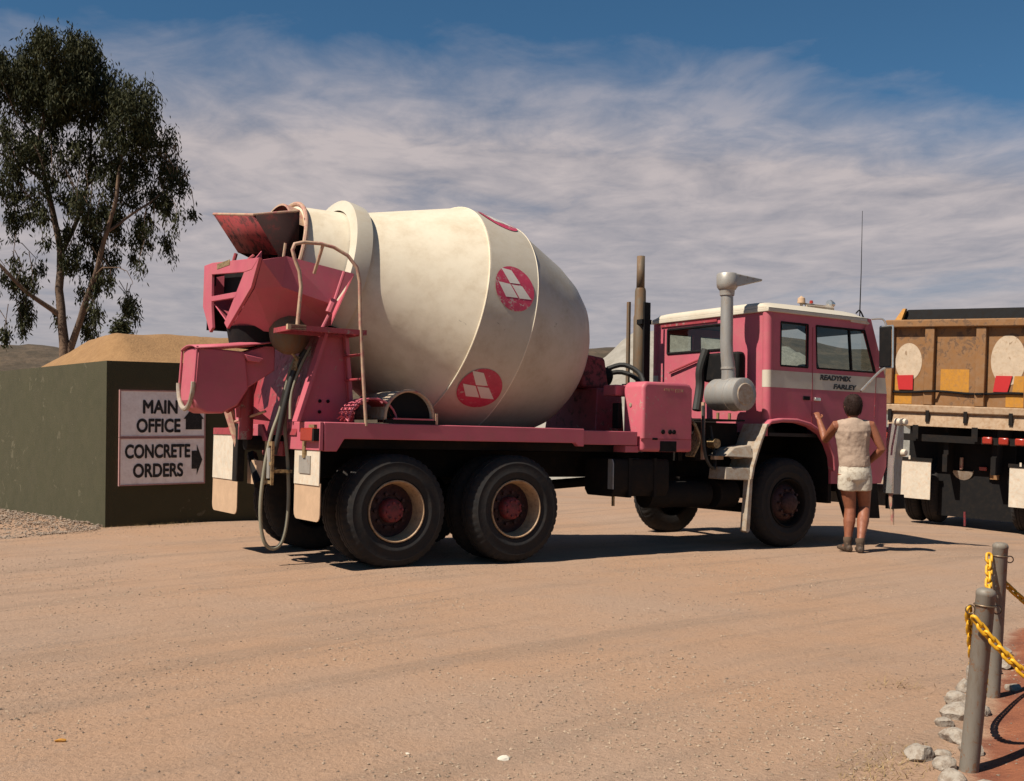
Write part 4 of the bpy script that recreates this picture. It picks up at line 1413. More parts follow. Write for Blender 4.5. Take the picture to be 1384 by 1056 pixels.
MB().hexa([(4.49, .180, 3.015), (4.97, .235, 3.135), (4.97, .365, 3.135), (4.49, .420, 3.015)], [(4.49, .178, 3.176), (4.97, .233, 3.160), (4.97, .367, 3.160), (4.49, .422, 3.176)]).build('snorkel_scoop', 'steel', ac, bevel=.012)

# ---- cab
cab = bpy.data.objects.new('cab', None)
COL.objects.link(cab)
cab.parent = T
Y0, Y1 = .05, 2.10
X0, X1 = 4.90, 6.96


def arch():
    return [(4.80, 1.43), (4.86, 1.475), (5.05, 1.50), (5.30, 1.50), (5.52, 1.46), (5.72, 1.37), (5.86, 1.25), (5.94, 1.10), (5.97, .92)]


STR0, STR1 = 1.872, 2.07
for (ya, yb, nm) in ((Y0, Y0 + .035, 'r'), (Y1 - .035, Y1, 'l')):
    # lower panel with wheel arch
    low = [(X0, STR0)] + [(X0, 1.487)] + arch()[2:] + [(5.97, .74), (6.90, .74), (7.0, .95), (7.0, STR0)]
    MB().prism(low, 'y', ya, yb).build('side_panel', 'pink', cab)
    MB().prism([(X0, STR0), (7.0, STR0), (6.97, STR1), (X0, STR1)], 'y', ya - .0015, yb + .0015).build('stripe', 'cream', cab)
    # belt above the stripe and window pillars
    MB().prism([(X0, STR1), (6.97, STR1), (6.95, 2.13), (X0, 2.13)], 'y', ya, yb).build('side_panel', 'pink', cab)
    MB().prism([(X0, 2.13), (5.09, 2.13), (5.09, 2.645), (X0, 2.645)], 'y', ya, yb).build('pillar', 'pink', cab)
    MB().prism([(5.55, 2.13), (5.71, 2.13), (5.69, 2.645), (5.55, 2.645)], 'y', ya, yb).build('pillar', 'pink', cab)
    MB().prism([(6.78, 2.13), (6.95, 2.13), (6.69, 2.80), (6.64, 2.80), (6.50, 2.645), (6.57, 2.645)], 'y', ya, yb).build('pillar', 'pink', cab)
    MB().prism([(X0, 2.645), (6.57, 2.645), (6.64, 2.80), (X0, 2.80)], 'y', ya, yb).build('header', 'pink', cab)
    gq = MB().add([(5.07, ya + .016, 2.11), (5.57, ya + .016, 2.11), (5.57, ya + .016, 2.66), (5.07, ya + .016, 2.66)], [(0, 1, 2, 3)]).build('quarter_window', 'glass', cab, smooth=0)
    gd = MB().add([(5.69, ya + .016, 2.12), (6.80, ya + .016, 2.12), (6.56, ya + .016, 2.66), (5.67, ya + .016, 2.66)], [(0, 1, 2, 3)]).build('door_window', 'glass', cab, smooth=0)
    s_ = -1 if nm == 'r' else 1
    yo = ya - .004 if nm == 'r' else yb - .010
    MB().prism([(6.33, 2.13), (6.36, 2.13), (6.31, 2.645), (6.28, 2.645)], 'y', ya + .005, ya + .03).build('vent_bar', 'black', gd)
    f_ = MB()
    for a, b in (((5.09, 2.13), (5.55, 2.13)), ((5.55, 2.13), (5.55, 2.645)), ((5.55, 2.645), (5.09, 2.645)), ((5.09, 2.645), (5.09, 2.13))):
        f_.tube([(a[0], yo + .007, a[1]), (b[0], yo + .007, b[1])], .012, n=6)
    f_.build('window_rubber', 'black', gq)
    f_ = MB()
    q = [(5.71, 2.13), (6.78, 2.13), (6.57, 2.645), (5.69, 2.645)]
    for i in range(4):
        a, b = q[i], q[(i + 1) % 4]
        f_.tube([(a[0], yo + .007, a[1]), (b[0], yo + .007, b[1])], .012, n=6)
    f_.build('window_rubber', 'black', gd)
    # door shut line, handle, fender lip
    yy = ya - .003 if nm == 'r' else yb - .006
    MB().box((5.625, yy, 1.46), (5.637, yy + .009, 2.62)).build('door_seam', 'pink_worn', cab)
    MB().prism([(6.76, 1.55), (6.772, 1.55), (6.802, 2.12), (6.79, 2.12)], 'y', yy, yy + .009).build('door_seam', 'pink_worn', cab)
    MB().box((5.47, yy - .01, 1.74), (5.58, yy + .01, 1.785)).build('fuel_flap_catch', 'black', cab)
    MB().box((5.66, yy - .022, 1.735), (5.76, yy + .01, 1.775)).build('door_handle', 'chrome', cab, bevel=.006)
    lip = [(p[0], Y0 - .075 if nm == 'r' else Y1 + .075, p[1] + .012) for p in arch()]
    lm = MB()
    la = [(p[0], p[1] + .012) for p in arch()]
    pts = la + [(p[0] + (.0 if p[1] > 1.3 else -.03), p[1] - .05) for p in reversed(la)]
    lm.prism(pts, 'y', *((Y0 - .09, Y0 + .02) if nm == 'r' else (Y1 - .02, Y1 + .09)))
    lm.build('fender_lip', 'pink', cab, bevel=.018, segs=3)

# lettering on the door's stripe, right-hand side
for txt, x, z, size, wd, par in (('READYMIX', 5.76, 1.995, .085, .56, None), ('FARLEY', 6.00, 1.895, .08, .42, None)):
    me, w0 = text_mesh(txt, size, bold=.0035, shear=.15)
    k = wd / w0
    for v in me.vertices:
        vx, vy, vz = v.co
        v.co = (x + vx * k, Y0 - .005 - vz, z + vy)
    me.materials.append(MATS['letter_black'])
    t = bpy.data.objects.new('lettering', me)
    COL.objects.link(t)
    t.parent = cab
# rear wall with window
rw_ = MB()
for poly in ([(Y0 + .036, 1.30), (Y1 - .036, 1.30), (Y1 - .036, 2.35), (Y0 + .036, 2.35)], [(Y0 + .036, 2.35), (.70, 2.35), (.70, 2.66), (Y0 + .036, 2.66)],
             [(1.82, 2.35), (Y1 - .036, 2.35), (Y1 - .036, 2.66), (1.82, 2.66)], [(Y0 + .036, 2.66), (Y1 - .036, 2.66), (Y1 - .036, 2.80), (Y0 + .036, 2.80)]):
    rw_.prism(poly, 'x', X0 - .012, X0 + .025)
rw_.build('rear_wall', 'pink', cab)
# rounded rear corners
for ya in (Y0 + .048, Y1 - .048):
    s_ = 1 if ya < 1 else -1
    MB().lathe([(.06, 1.487), (.06, 1.871)], (X0 + .022, ya, 0), (0, 0, 1), 20).build('corner', 'pink', cab)
    MB().lathe([(.061, 1.871), (.061, 2.071)], (X0 + .022, ya, 0), (0, 0, 1), 20).build('corner_stripe', 'cream', cab)
    MB().lathe([(.06, 2.071), (.06, 2.80)], (X0 + .022, ya, 0), (0, 0, 1), 20).build('corner', 'pink', cab)
rg = MB().add([(X0 + .004, .69, 2.34), (X0 + .004, 1.83, 2.34), (X0 + .004, 1.83, 2.67), (X0 + .004, .69, 2.67)], [(0, 1, 2, 3)]).build('rear_window', 'glass', cab, smooth=0)
f_ = MB()
q = [(.70, 2.35), (1.82, 2.35), (1.82, 2.66), (.70, 2.66)]
for i in range(4):
    f_.tube([(X0 - .014, *q[i]), (X0 - .014, *q[(i + 1) % 4])], .016, n=6)
f_.build('window_rubber', 'black', rg)
MB().box((X0 - .03, .9, 2.70), (X0 - .012, 1.95, 2.73)).build('rain_gutter', 'pink_worn', cab)
# wrinkled brace pipe across rear wall
MB().tube([(X0 - .04, .85, 2.30), (X0 - .04, 1.2, 2.24), (X0 - .04, 1.75, 2.10)], .014, n=6).build('cable', 'pink_worn', cab)
# dark bunk vent and hoses behind the cab
MB().box((4.76, .42, 1.95), (4.885, 1.02, 2.30)).build('intake_duct', 'black', cab, bevel=.03)
MB().tube(smooth_path([(4.75, .95, 2.35), (4.70, 1.0, 2.10), (4.72, 1.02, 1.9), (4.65, 1.0, 1.6)]), .055, n=10).build('coolant_hose', 'hose_black', cab)
# roof
rf = []
rows = []
for (x, zz_) in ((4.86, 2.80), (4.86, 2.845), (4.90, 2.885), (5.0, 2.905), (5.6, 2.915), (6.3, 2.905), (6.5, 2.885), (6.60, 2.85), (6.64, 2.80)):
    row = []
    for k in range(17):
        q = k / 16 * 2 - 1
        edge = 1 - abs(q) ** 8
        row.append((x, CV - .125 + (Y1 - Y0 + .05) / 2 * q, 2.80 + (zz_ - 2.80) * .86 * (edge ** .5)))
    rows.append(row)
vs = [p for r_ in rows for p in r_]
fs = [(i * 17 + j, i * 17 + j + 1, i * 17 + j + 18, i * 17 + j + 17) for i in range(8) for j in range(16)]
MB().add(vs, fs).build('roof', 'cream', cab, smooth=60)
MB().box((4.855, Y0 - .022, 2.752), (6.60, Y1 + .022, 2.799)).build('roof_gutter', 'cream', cab, bevel=.008)
# front: windscreen and panels
MB().add([(6.66, Y0 + .06, 2.78), (6.94, Y0 + .06, 2.12), (6.94, Y1 - .06, 2.12), (6.66, Y1 - .06, 2.78)], [(0, 1, 2, 3)]).build('windscreen', 'glass', cab, smooth=0)
MB().box((6.69, 1.05, 2.12), (6.95, 1.10, 2.13)).build('screen_bar', 'black', cab)
MB().plate([(6.655, 1.06, 2.78), (6.935, 1.06, 2.12), (6.935, 1.09, 2.12), (6.655, 1.09, 2.78)], .012).build('screen_bar', 'black', cab)
MB().box((6.94, Y0 + .036, 1.0), (7.0, Y1 - .036, 2.12)).build('front_panel', 'pink', cab, bevel=.01)
MB().box((6.60, Y0 + .036, 2.76), (6.68, Y1 - .036, 2.80)).build('front_header', 'pink', cab)
MB().prism([(6.30, 2.765), (6.60, 2.765), (6.66, 2.74), (6.62, 2.725), (6.30, 2.735)], 'y', Y0 - .012, Y0 + .005).build('door_top_trim', 'flap_white', cab)
# interior
MB().box((4.95, Y0 + .04, 1.30), (6.93, Y1 - .04, 1.34)).build('cab_floor', 'seat_dark', cab)
MB().box((6.45, Y0 + .06, 1.9), (6.90, Y1 - .06, 2.14)).build('dashboard', 'seat_dark', cab, bevel=.05)
for y in (.35, 1.4):
    se = MB().box((5.15, y, 1.75), (5.7, y + .48, 1.9)).build('seat', 'seat_dark', cab, bevel=.04)
    MB().prism([(5.06, 1.86), (5.18, 1.86), (5.12, 2.22), (5.07, 2.28), (4.99, 2.26), (4.97, 2.18)], 'y', y, y + .48).build('seat_back', 'seat_dark', se, bevel=.04)
MB().ring((6.28, .62, 2.08), (.55, 0, .83), .23, .018, 32, 8).build('steering_wheel', 'black', cab)
MB().tube([(6.28, .62, 2.08), (6.45, .62, 1.85)], .03, n=8).build('steering_column', 'black', cab)
MB().box((4.95, Y0 + .05, 2.74), (6.5, Y1 - .05, 2.775)).build('roof_lining', 'seat_dark', cab)
MB().prism([(6.30, 2.735), (6.62, 2.735), (6.64, 2.62), (6.62, 2.62)], 'y', .12, .95).build('sun_visor', 'seat_dark', cab)
# roof lamps, horn and aerial
lb = MB().tube([(5.85, .45, 2.965), (6.42, .45, 2.965)], .012, n=6).build('roof_rack', 'dusty_steel', cab)
for x in (5.87, 6.40):
    MB().tube([(x, .45, 2.89), (x, .45, 2.98)], .018, n=8).build('rack_foot', 'dusty_steel', lb)
MB().lathe([(.0005, -.07), (.03, -.06), (.055, .0), (.05, .03), (.0005, .04)], (6.40, .45, 3.0), (-1, 0, 0), 16).build('roof_lamp', 'chrome', lb)
MB().lathe([(.0005, 0), (.05, 0), (.045, .06), (.0005, .09)], (5.87, .45, 2.97), (0, 0, 1), 14).build('roof_lamp', 'flap_peach', lb)
MB().tube([(5.9, .40, 2.93), (6.2, .40, 2.935), (6.36, .40, 2.92)], [.02, .022, .05], n=10).build('air_horn', 'dusty_steel', lb)
MB().lathe([(.0005, 0), (.025, 0), (.02, .035), (.0005, .04)], (6.05, .45, 2.98), (0, 0, 1), 10).build('marker_lamp', 'lamp_red', lb)
MB().tube([(6.56, .12, 2.80), (6.585, .12, 3.4), (6.60, .12, 4.17)], [.008, .005, .003], n=6).build('aerial', 'black', cab)
MB().tube(smooth_path([(6.47, .10, 2.86), (6.54, .10, 2.90), (6.62, .10, 2.80)]), .01, n=6).build('aerial_base', 'black', cab)
# mirror on arms, right side
mi = MB().box((6.80, -.16, 2.20), (6.825, .015, 2.70)).build('mirror', 'black', cab, bevel=.01)
mr = MB()
for a, b in (((-.17, 2.19), (.02, 2.19)), ((.02, 2.19), (.02, 2.71)), ((.02, 2.71), (-.17, 2.71)), ((-.17, 2.71), (-.17, 2.19))):
    mr.tube([(6.832, a[0], a[1]), (6.832, b[0], b[1])], .012, n=8)
mr.build('mirror_frame', 'chrome', mi)
MB().tube(smooth_path([(6.832, -.07, 2.72), (6.80, -.04, 2.80), (6.70, .05, 2.80)]), .012, n=8).build('mirror_arm', 'chrome', mi)
MB().tube(smooth_path([(6.832, -.07, 2.19), (6.72, -.04, 2.12), (6.42, -.02, 1.88)]), .016, n=8).build('mirror_arm', 'chrome', mi)
# mudguard behind the front wheel, steps and rubber strip
mg = MB()
ga = [(4.82, 1.44), (4.78, 1.36), (4.72, 1.24), (4.66, 1.10), (4.60, .94), (4.57, .80)]
mg.prism(ga + [(p[0] - .035, p[1]) for p in reversed(ga)], 'y', -.04, .34)
mg.build('mudguard', 'dusty_steel', cab, bevel=.006)
MB().prism([(4.47, .22), (4.50, .20), (4.53, .22), (4.57, .80), (4.52, .80)], 'y', -.035, .06).build('guard_strip', 'dusty_steel', cab, bevel=.004)
MB().hexa([(4.18, .0, 1.06), (4.62, .0, 1.04), (4.62, .30, 1.04), (4.18, .30, 1.06)], [(4.36, .05, 1.16), (4.62, .05, 1.19), (4.62, .28, 1.19), (4.36, .28, 1.16)]).build('cab_step', 'dusty_steel', cab, bevel=.01)
MB().hexa([(4.18, .0, .80), (4.55, -.02, .79), (4.55, .28, .79), (4.18, .28, .80)], [(4.20, .02, .94), (4.55, .0, .93), (4.55, .28, .93), (4.20, .28, .94)]).build('cab_step', 'dusty_steel', cab, bevel=.008)
# inner wheel well
MB().box((4.85, .40, 1.30), (6.0, 1.9, 1.34)).build('wheel_well', 'chassis', cab)
MB().box((6.0, .12, .50), (6.06, .78, 1.3)).build('wheel_well', 'chassis', cab)
# front corner below the cab, bumper and bull bar
MB().prism([(6.10, .74), (6.86, .74), (6.92, .30), (6.28, .32)], 'y', .08, .12).build('corner_skirt', 'chassis', T)
MB().prism([(6.28, 1.0), (6.40, 1.0), (6.50, .62), (6.32, .62)], 'y', .055, .079).build('step_tread', 'pink', T)
bb = MB().prism([(7.05, .60), (7.20, .60), (7.22, .95), (7.25, 1.22), (7.26, 1.48), (7.14, 1.50), (7.08, 1.18), (7.03, .95)], 'y', -.02, .10).build('bull_bar', 'galv', T, bevel=.012)
MB().prism([(7.045, .95), (7.085, 1.18), (7.145, 1.50), (7.115, 1.50), (7.05, 1.20), (7.0, .62), (7.045, .62)], 'y', -.028, .105).build('upright_edge', 'chrome', bb)
MB().prism([(7.05, .42), (7.28, .42), (7.26, .60), (7.05, .60)], 'y', -.02, .10).build('bumper_end', 'black', bb)
MB().box((7.10, .10, .45), (7.24, 2.12, .72)).build('bumper', 'galv', bb, bevel=.02)
for z in (1.0, 1.42):
    MB().tube([(7.18, .08, z), (7.18, 2.12, z)], .035, n=10).build('cross_bar', 'galv', bb)
MB().prism([(7.05, .60), (7.20, .60), (7.24, 1.2), (7.26, 1.48), (7.14, 1.50), (7.03, .95)], 'y', 2.10, 2.16).build('upright', 'galv', bb)
for (x, z, yy) in ((7.13, 1.52, -.04), (7.24, 1.52, -.04), (7.22, 1.13, -.05)):
    MB().lathe([(.0005, -.03), (.035, -.028), (.048, .0), (.045, .05), (.0005, .07)], (x, yy, z), (0, 1, 0), 16).build('clearance_lamp', 'flap_white', bb)
MB().tube([(7.06, .02, .62), (7.09, .02, .22)], [.035, .02], n=8).build('marker_rod', 'rail_tan', bb)
MB().box((6.55, .3, .62), (7.05, 1.9, .86)).build('front_beam', 'chassis', T)

# ================================================================== tipper truck behind, seen from its tail
gz = ground_base(TIP_C.x, TIP_C.y)
tip = empty('tipper_truck', (TIP_C.x, TIP_C.y, gz), (R(2.6), 0, math.atan2(TIP_H.y, TIP_H.x)), 'dusty tan tipper truck seen from the tail beyond the pink cab', 'truck')
# tray
body = MB()
body.box((.0, -1.19, 1.96), (.03, 1.19, 3.50))
tg = body.build('tailgate', 'tipper_tan', tip)
MB().box((-.13, -1.24, 3.44), (.06, 1.24, 3.575)).build('top_rail', 'tipper_tan', tg, bevel=.02)
MB().box((-.10, -1.23, 1.96), (-.002, 1.23, 2.09)).build('bottom_rail', 'tipper_dust', tg, bevel=.02)
for y0, y1 in ((1.10, 1.22), (.38, .54), (-.48, -.32), (-1.22, -1.10)):
    MB().box((-.095, y0, 2.092), (-.002, y1, 3.438)).build('post', 'tipper_tan', tg, bevel=.012)


def oval(cy, cz, ry, rz, n=40):
    return [(cy + ry * math.cos(2 * PI * k / n), cz + rz * math.sin(2 * PI * k / n)) for k in range(n)]


MB().prism(oval(.845, 2.84, .235, .33), 'x', -.006, -.001).build('white_disc', 'tipper_circle', tg)
MB().prism(oval(-.82, 2.88, .275, .42), 'x', -.006, -.001).build('white_disc', 'tipper_circle', tg)
MB().prism([(.79, 2.34), (1.09, 2.34), (1.09, 2.62), (.98, 2.62), (.80, 2.55)], 'x', -.004, -.0005).build('yellow_patch', 'tipper_yellow', tg)
MB().prism([(-.20, 2.33), (.28, 2.33), (.28, 2.72), (-.20, 2.72)], 'x', -.004, -.001).build('yellow_patch', 'tipper_yellow', tg)
MB().prism([(-1.09, 2.34), (-.90, 2.34), (-.93, 2.62), (-1.09, 2.62)], 'x', -.0075, -.0055).build('yellow_patch', 'tipper_yellow', tg)
MB().prism([(.77, 2.10), (1.09, 2.10), (1.09, 2.30), (.77, 2.30)], 'x', -.004, -.001).build('yellow_patch', 'tipper_yellow', tg)
MB().prism([(-1.09, 2.10), (-.80, 2.10), (-.80, 2.30), (-1.09, 2.30)], 'x', -.004, -.001).build('yellow_patch', 'tipper_yellow', tg)
MB().prism([(.75, 2.35), (1.00, 2.35), (1.04, 2.60), (.75, 2.61)], 'x', -.03, -.0075).build('red_panel', 'tipper_red', tg)
MB().prism([(-.83, 2.35), (-.50 - .10, 2.35), (-.54 - .10, 2.62), (-.90, 2.62)], 'x', -.03, -.0075).build('red_panel', 'tipper_red', tg)
MB().tube([(-.03 - (.09 if any(a < y < b for a, b in ((.36, .56), (-.50, -.30))) else 0), y, 2.32 + .015 * math.sin(y * 5)) for y in [1.10 - .0733 * k for k in range(31)]], .020, n=6).build('cable', 'black', tg)
MB().box((.9, .16, .9), (1.6, 1.12, 1.93)).build('shade_block', 'black', tip)  # added black blocks stand in for the shade under the tray
MB().box((.9, -1.13, .9), (1.6, -.68, 1.93)).build('shade_block', 'black', tip)
# tray box and board above it, its shade painted in as black
for y in (-1.18, 1.15):
    MB().box((.032, y, 1.98), (4.6, y + .03, 3.50)).build('tray_side', 'tipper_tan', tip)
MB().box((.032, -1.149, 1.94), (4.6, 1.149, 1.979)).build('tray_floor', 'tipper_dust', tip)
MB().box((4.57, -1.149, 1.981), (4.60, 1.149, 3.7)).build('tray_headboard', 'tipper_tan', tip)
MB().hexa([(.12, -1.12, 3.49), (4.5, -1.12, 3.49), (4.5, 1.12, 3.49), (.12, 1.12, 3.49)], [(.22, -1.06, 3.78), (4.4, -1.06, 3.78), (4.4, 1.0, 3.78), (.22, 1.0, 3.78)]).build('shaded_board', 'black', tip, bevel=.03)
MB().hexa([(.04, 1.02, 3.576), (.14, 1.02, 3.576), (.14, 1.14, 3.576), (.04, 1.14, 3.576)], [(.10, .97, 3.79), (.18, .97, 3.79), (.18, 1.02, 3.79), (.10, 1.02, 3.79)]).build('board_stake', 'tipper_yellow', tip)
# spreader lip and its catches
MB().plate([(-.02, 1.15, 1.955), (-.08, 1.15, 1.72), (-.08, -1.15, 1.72), (-.02, -1.15, 1.955)], .02).build('lip_board', 'tipper_dust', tip)
for y in (1.08, .42, -.22, -.95):
    MB().box((-.115, y, 1.80), (-.075, y + .06, 2.0)).build('catch', 'chassis', tip)
for y in (.60, -.40):
    MB().box((-.10, y, 1.5), (-.082, y + .10, 1.74)).build('bracket', 'chassis', tip)
# chassis, hinge, axle
for y in (.14, -.66):
    MB().box((.05, y, .95), (5.5, y + .08, 1.25)).build('chassis_rail', 'chassis', tip)
    MB().box((.10, y, 1.25), (4.6, y + .08, 1.939)).build('sub_frame', 'chassis', tip)
MB().box((.42, -.87, .16), (.435, .43, 1.44)).build('underside_shade', 'black', tip)  # added black sheet for the shadow and tyre dark between the flaps
MB().box((.0, -1.1, 1.46), (.06, 1.1, 1.58)).build('rear_beam', 'chassis', tip)
for y in (1.04, -.62, -.88, -1.14):
    MB().box((-.06, y, 1.47), (-.002, y + .16, 1.59)).build('tail_lamp', 'lamp_red', tip, bevel=.02)
MB().tube([(.75, .9, .52), (.75, .25, .52), (.75, .15, .55), (.75, -.15, .55), (.75, -.25, .52), (.75, -.9, .52)], [.08, .09, .24, .24, .09, .08], n=16).build('rear_axle', 'chassis', tip)
MB().lathe([(.0005, -.05), (.17, -.03), (.18, .05), (.0005, .06)], (.40, -.02, .98), (1, 0, .3), 20, a0=PI / 2, a1=3 * PI / 2).build('axle_cover', 'dusty_steel', tip)
MB().tube([(.36, .0, 1.0), (.36, .0, 1.2)], .03, n=8).build('tow_pin', 'rail_tan', tip)
MB().box((.36, -.62, .86), (.418, -.48, .98)).build('valve', 'tipper_tan', tip)
MB().box((.36, -.42, 1.0), (.418, -.30, 1.06)).build('valve', 'lamp_red', tip)
for x in (.75, 2.05):
    for y in (1.2, .88):
        for s in (1, -1):
            w = bpy.data.objects.new('wheel', None)
            COL.objects.link(w)
            w.parent = tip
            for chd in (wi if y < 1 else wr).children:
                c = chd.copy()
                COL.objects.link(c)
                c.parent = w
            w.location = (x, y * s - .22, .525)
            w.rotation_euler = (0, .4 * x, PI if s > 0 else 0)
for y in (.43, -1.42):
    f_ = MB().box((.10, y, .44), (.112, y + .55, 1.12)).build('mud_flap', 'flap_white', tip, bevel=.003)
    MB().box((.09, y - .02, 1.10), (.13, y + .57, 1.16)).build('flap_bar', 'chassis', f_)
    MB().box((.085, y + .36, 1.125), (.099, y + .39, 1.19)).build('flap_clip', 'flap_white', f_)
MB().tube([(.0, -.20, .30), (.0, -.21, .06)], .018, n=6).build('safety_chain', 'hub_red', tip)

# ================================================================== person at the cab door
PX, PY = 3.91, 12.55
per = empty('person', (PX, PY, ground_base(PX, PY) + .005), (0, 0, R(4)), 'person in sleeveless pale shirt and short shorts reaching for the cab door handle', 'person')


def fuse(mb, name, material, voxel, parent, smooth_it=4, folds=0, fold_size=.06):
    o = mb.build(name, material, parent, smooth=0, weld=False)
    md = o.modifiers.new('fuse', 'REMESH')
    md.mode = 'VOXEL'
    md.voxel_size = voxel
    md.use_smooth_shade = True
    sm = o.modifiers.new('soft', 'SMOOTH')
    sm.factor = .5
    sm.iterations = smooth_it
    if folds:
        tx = bpy.data.textures.new('folds', 'CLOUDS')
        tx.noise_scale = fold_size
        dp = o.modifiers.new('folds', 'DISPLACE')
        dp.texture = tx
        dp.strength = folds
        dp.mid_level = .5
    return o


b = MB()
SX = (1, 0, 0)
# torso (x half-width, y half-depth), from crotch to neck
b.tube([(.01, 0, .84), (.01, 0, .92), (.005, 0, 1.02), (0, .01, 1.14), (-.005, .01, 1.27), (-.005, 0, 1.38), (-.005, 0, 1.45), (-.002, .0, 1.50)],
       [(.10, .09), (.165, .115), (.15, .10), (.145, .10), (.165, .11), (.175, .105), (.14, .085), (.062, .06)], n=24, side=SX)
b.tube([(-.002, 0, 1.46), (0, .01, 1.53), (0, .02, 1.58)], [.062, .056, .056], n=16)
# head
b.tube([(0, .02, 1.535), (0, .035, 1.56), (0, .035, 1.60), (0, .028, 1.65), (0, .02, 1.70), (0, .012, 1.745), (0, .01, 1.772), (0, .01, 1.782)],
       [(.035, .045), (.055, .075), (.068, .09), (.075, .098), (.077, .10), (.066, .085), (.042, .055), (.012, .02)], n=24, side=SX)
b.tube([(0, .115, 1.665), (0, .145, 1.635), (0, .13, 1.62)], [.012, .016, .012], n=8)          # nose
b.tube([(-.02, .118, 1.592), (.02, .118, 1.592)], .010, n=8)                                      # mouth
for s in (-1, 1):
    b.tube([(s * .076, .02, 1.615), (s * .086, .005, 1.65), (s * .078, .0, 1.68)], [.012, .02, .012], n=8)   # ear
# legs
for hip, knee, ank, toe in (((-.085, 0, .90), (-.03, .04, .49), (-.085, -.02, .10), (-.10, .14, .04)), ((.10, 0, .90), (.15, .07, .50), (.0, -.17, .10), (.05, -.01, .04))):
    hv_, kv, av = Vector(hip), Vector(knee), Vector(ank)
    b.tube([hv_, hv_.lerp(kv, .3), hv_.lerp(kv, .7), kv, kv.lerp(av, .18), kv.lerp(av, .38), kv.lerp(av, .7), av], [.10, .097, .078, .063, .064, .068, .048, .038], n=16)
    b.tube([av, av.lerp(Vector(toe), .4) - Vector((0, 0, .03)), Vector(toe)], [.036, .036, .026], n=12)


def hand(o, d, up, side, curl, s):
    """palm and five fingers from wrist o along d; side = towards the thumb"""
    o, d, up, side = Vector(o), Vector(d).normalized(), Vector(up).normalized(), Vector(side).normalized()
    b.tube([o, o + d * .04, o + d * .085], [(.024, .016), (.038, .017), (.036, .013)], n=12, side=side)
    for k, (off, L) in enumerate(((.028, .075), (.010, .085), (-.009, .078), (-.027, .060))):
        p0 = o + d * .078 + side * off
        d1 = (d * math.cos(curl * .5) + up * math.sin(curl * .5))
        d2 = (d * math.cos(curl * 1.2) + up * math.sin(curl * 1.2))
        d3 = (d * math.cos(curl * 1.8) + up * math.sin(curl * 1.8))
        p1 = p0 + d1 * L * .42
        p2 = p1 + d2 * L * .33
        b.tube([p0, p1, p2, p2 + d3 * L * .25], [.0095, .009, .0082, .007], n=8)
    t0 = o + d * .025 + side * .028
    t1 = t0 + (d * .6 + side * .8).normalized() * .035
    b.tube([t0, t1, t1 + (d * .85 + side * .2 + up * .4).normalized() * .03, t1 + (d * .85 + side * .0 + up * .5).normalized() * .05], [.013, .011, .010, .008], n=8)


# left arm up to the handle
sh_, el, wr_ = Vector((-.205, .0, 1.435)), Vector((-.225, .28, 1.27)), Vector((-.235, .46, 1.50))
b.tube([sh_ + Vector((.06, 0, .01)), sh_, sh_.lerp(el, .35), el, el.lerp(wr_, .3), wr_], [.055, .062, .054, .045, .046, .030], n=14)
hand(wr_, (-.08, .45, .75), (.1, .8, -.5), (.95, .1, .1), .75, 1)
# right arm, elbow out, hand at the front of the hip
sh_, el, wr_ = Vector((.205, .0, 1.435)), Vector((.315, -.045, 1.17)), Vector((.235, .13, 1.02))
b.tube([sh_ - Vector((.06, 0, -.01)), sh_, sh_.lerp(el, .35), el, el.lerp(wr_, .35), wr_], [.055, .062, .056, .046, .046, .031], n=14)
hand(wr_, (-.55, .35, -.55), (-.5, -.6, .2), (0, .6, .8), .5, 1)
fuse(b, 'body', 'skin', .0065, per, 3)
# shirt
s = MB()
s.tube([(.012, 0, .965), (.010, 0, 1.0), (.005, .004, 1.10), (0, .008, 1.20), (-.004, .008, 1.30), (-.005, 0, 1.385), (-.005, -.004, 1.455), (-.003, -.004, 1.50), (-.002, .0, 1.515)],
       [(.180, .130), (.182, .132), (.176, .128), (.182, .130), (.198, .136), (.210, .134), (.200, .105), (.11, .078), (.07, .066)], n=28, side=SX)
for q in (-1, 1):
    s.tube([(q * .10, 0, 1.46), (q * .165, -.002, 1.445), (q * .195, -.002, 1.43)], [.055, .056, .050], n=14)
    s.tube([(q * .09, -.075, 1.40), (q * .10, -.085, 1.32), (q * .09, -.085, 1.2)], [.03, .038, .02], n=10)
fuse(s, 'shirt', 'shirt', .0085, per, 3, .015, .08)
t = MB()
t.tube([(.012, 0, .995), (.012, 0, .97), (.012, -.005, .90), (.012, -.008, .83), (.012, 0, .79)], [(.176, .122), (.182, .126), (.190, .132), (.176, .128), (.09, .09)], n=28, side=SX)
for q, kx in ((-1, -.02), (1, -.02)):
    t.tube([(.012 + q * .085, -.005, .88), (.012 + q * .085, .0, .78), (.012 + q * .088, .008, .70)], [.108, .112, .106], n=18)
fuse(t, 'shorts', 'shorts', .008, per, 12, .006, .06)
hr = MB()
hr.tube([(0, -.012, 1.555), (0, -.016, 1.60), (0, -.006, 1.66), (0, .0, 1.71), (0, .003, 1.757), (0, .006, 1.785), (0, .008, 1.797)],
        [(.058, .05), (.082, .080), (.092, .102), (.094, .110), (.084, .099), (.056, .068), (.016, .022)], n=24, side=SX)
fuse(hr, 'hair', 'hair', .005, per, 2, .006, .02)
hs_ = MB()
rh_ = random.Random(9)
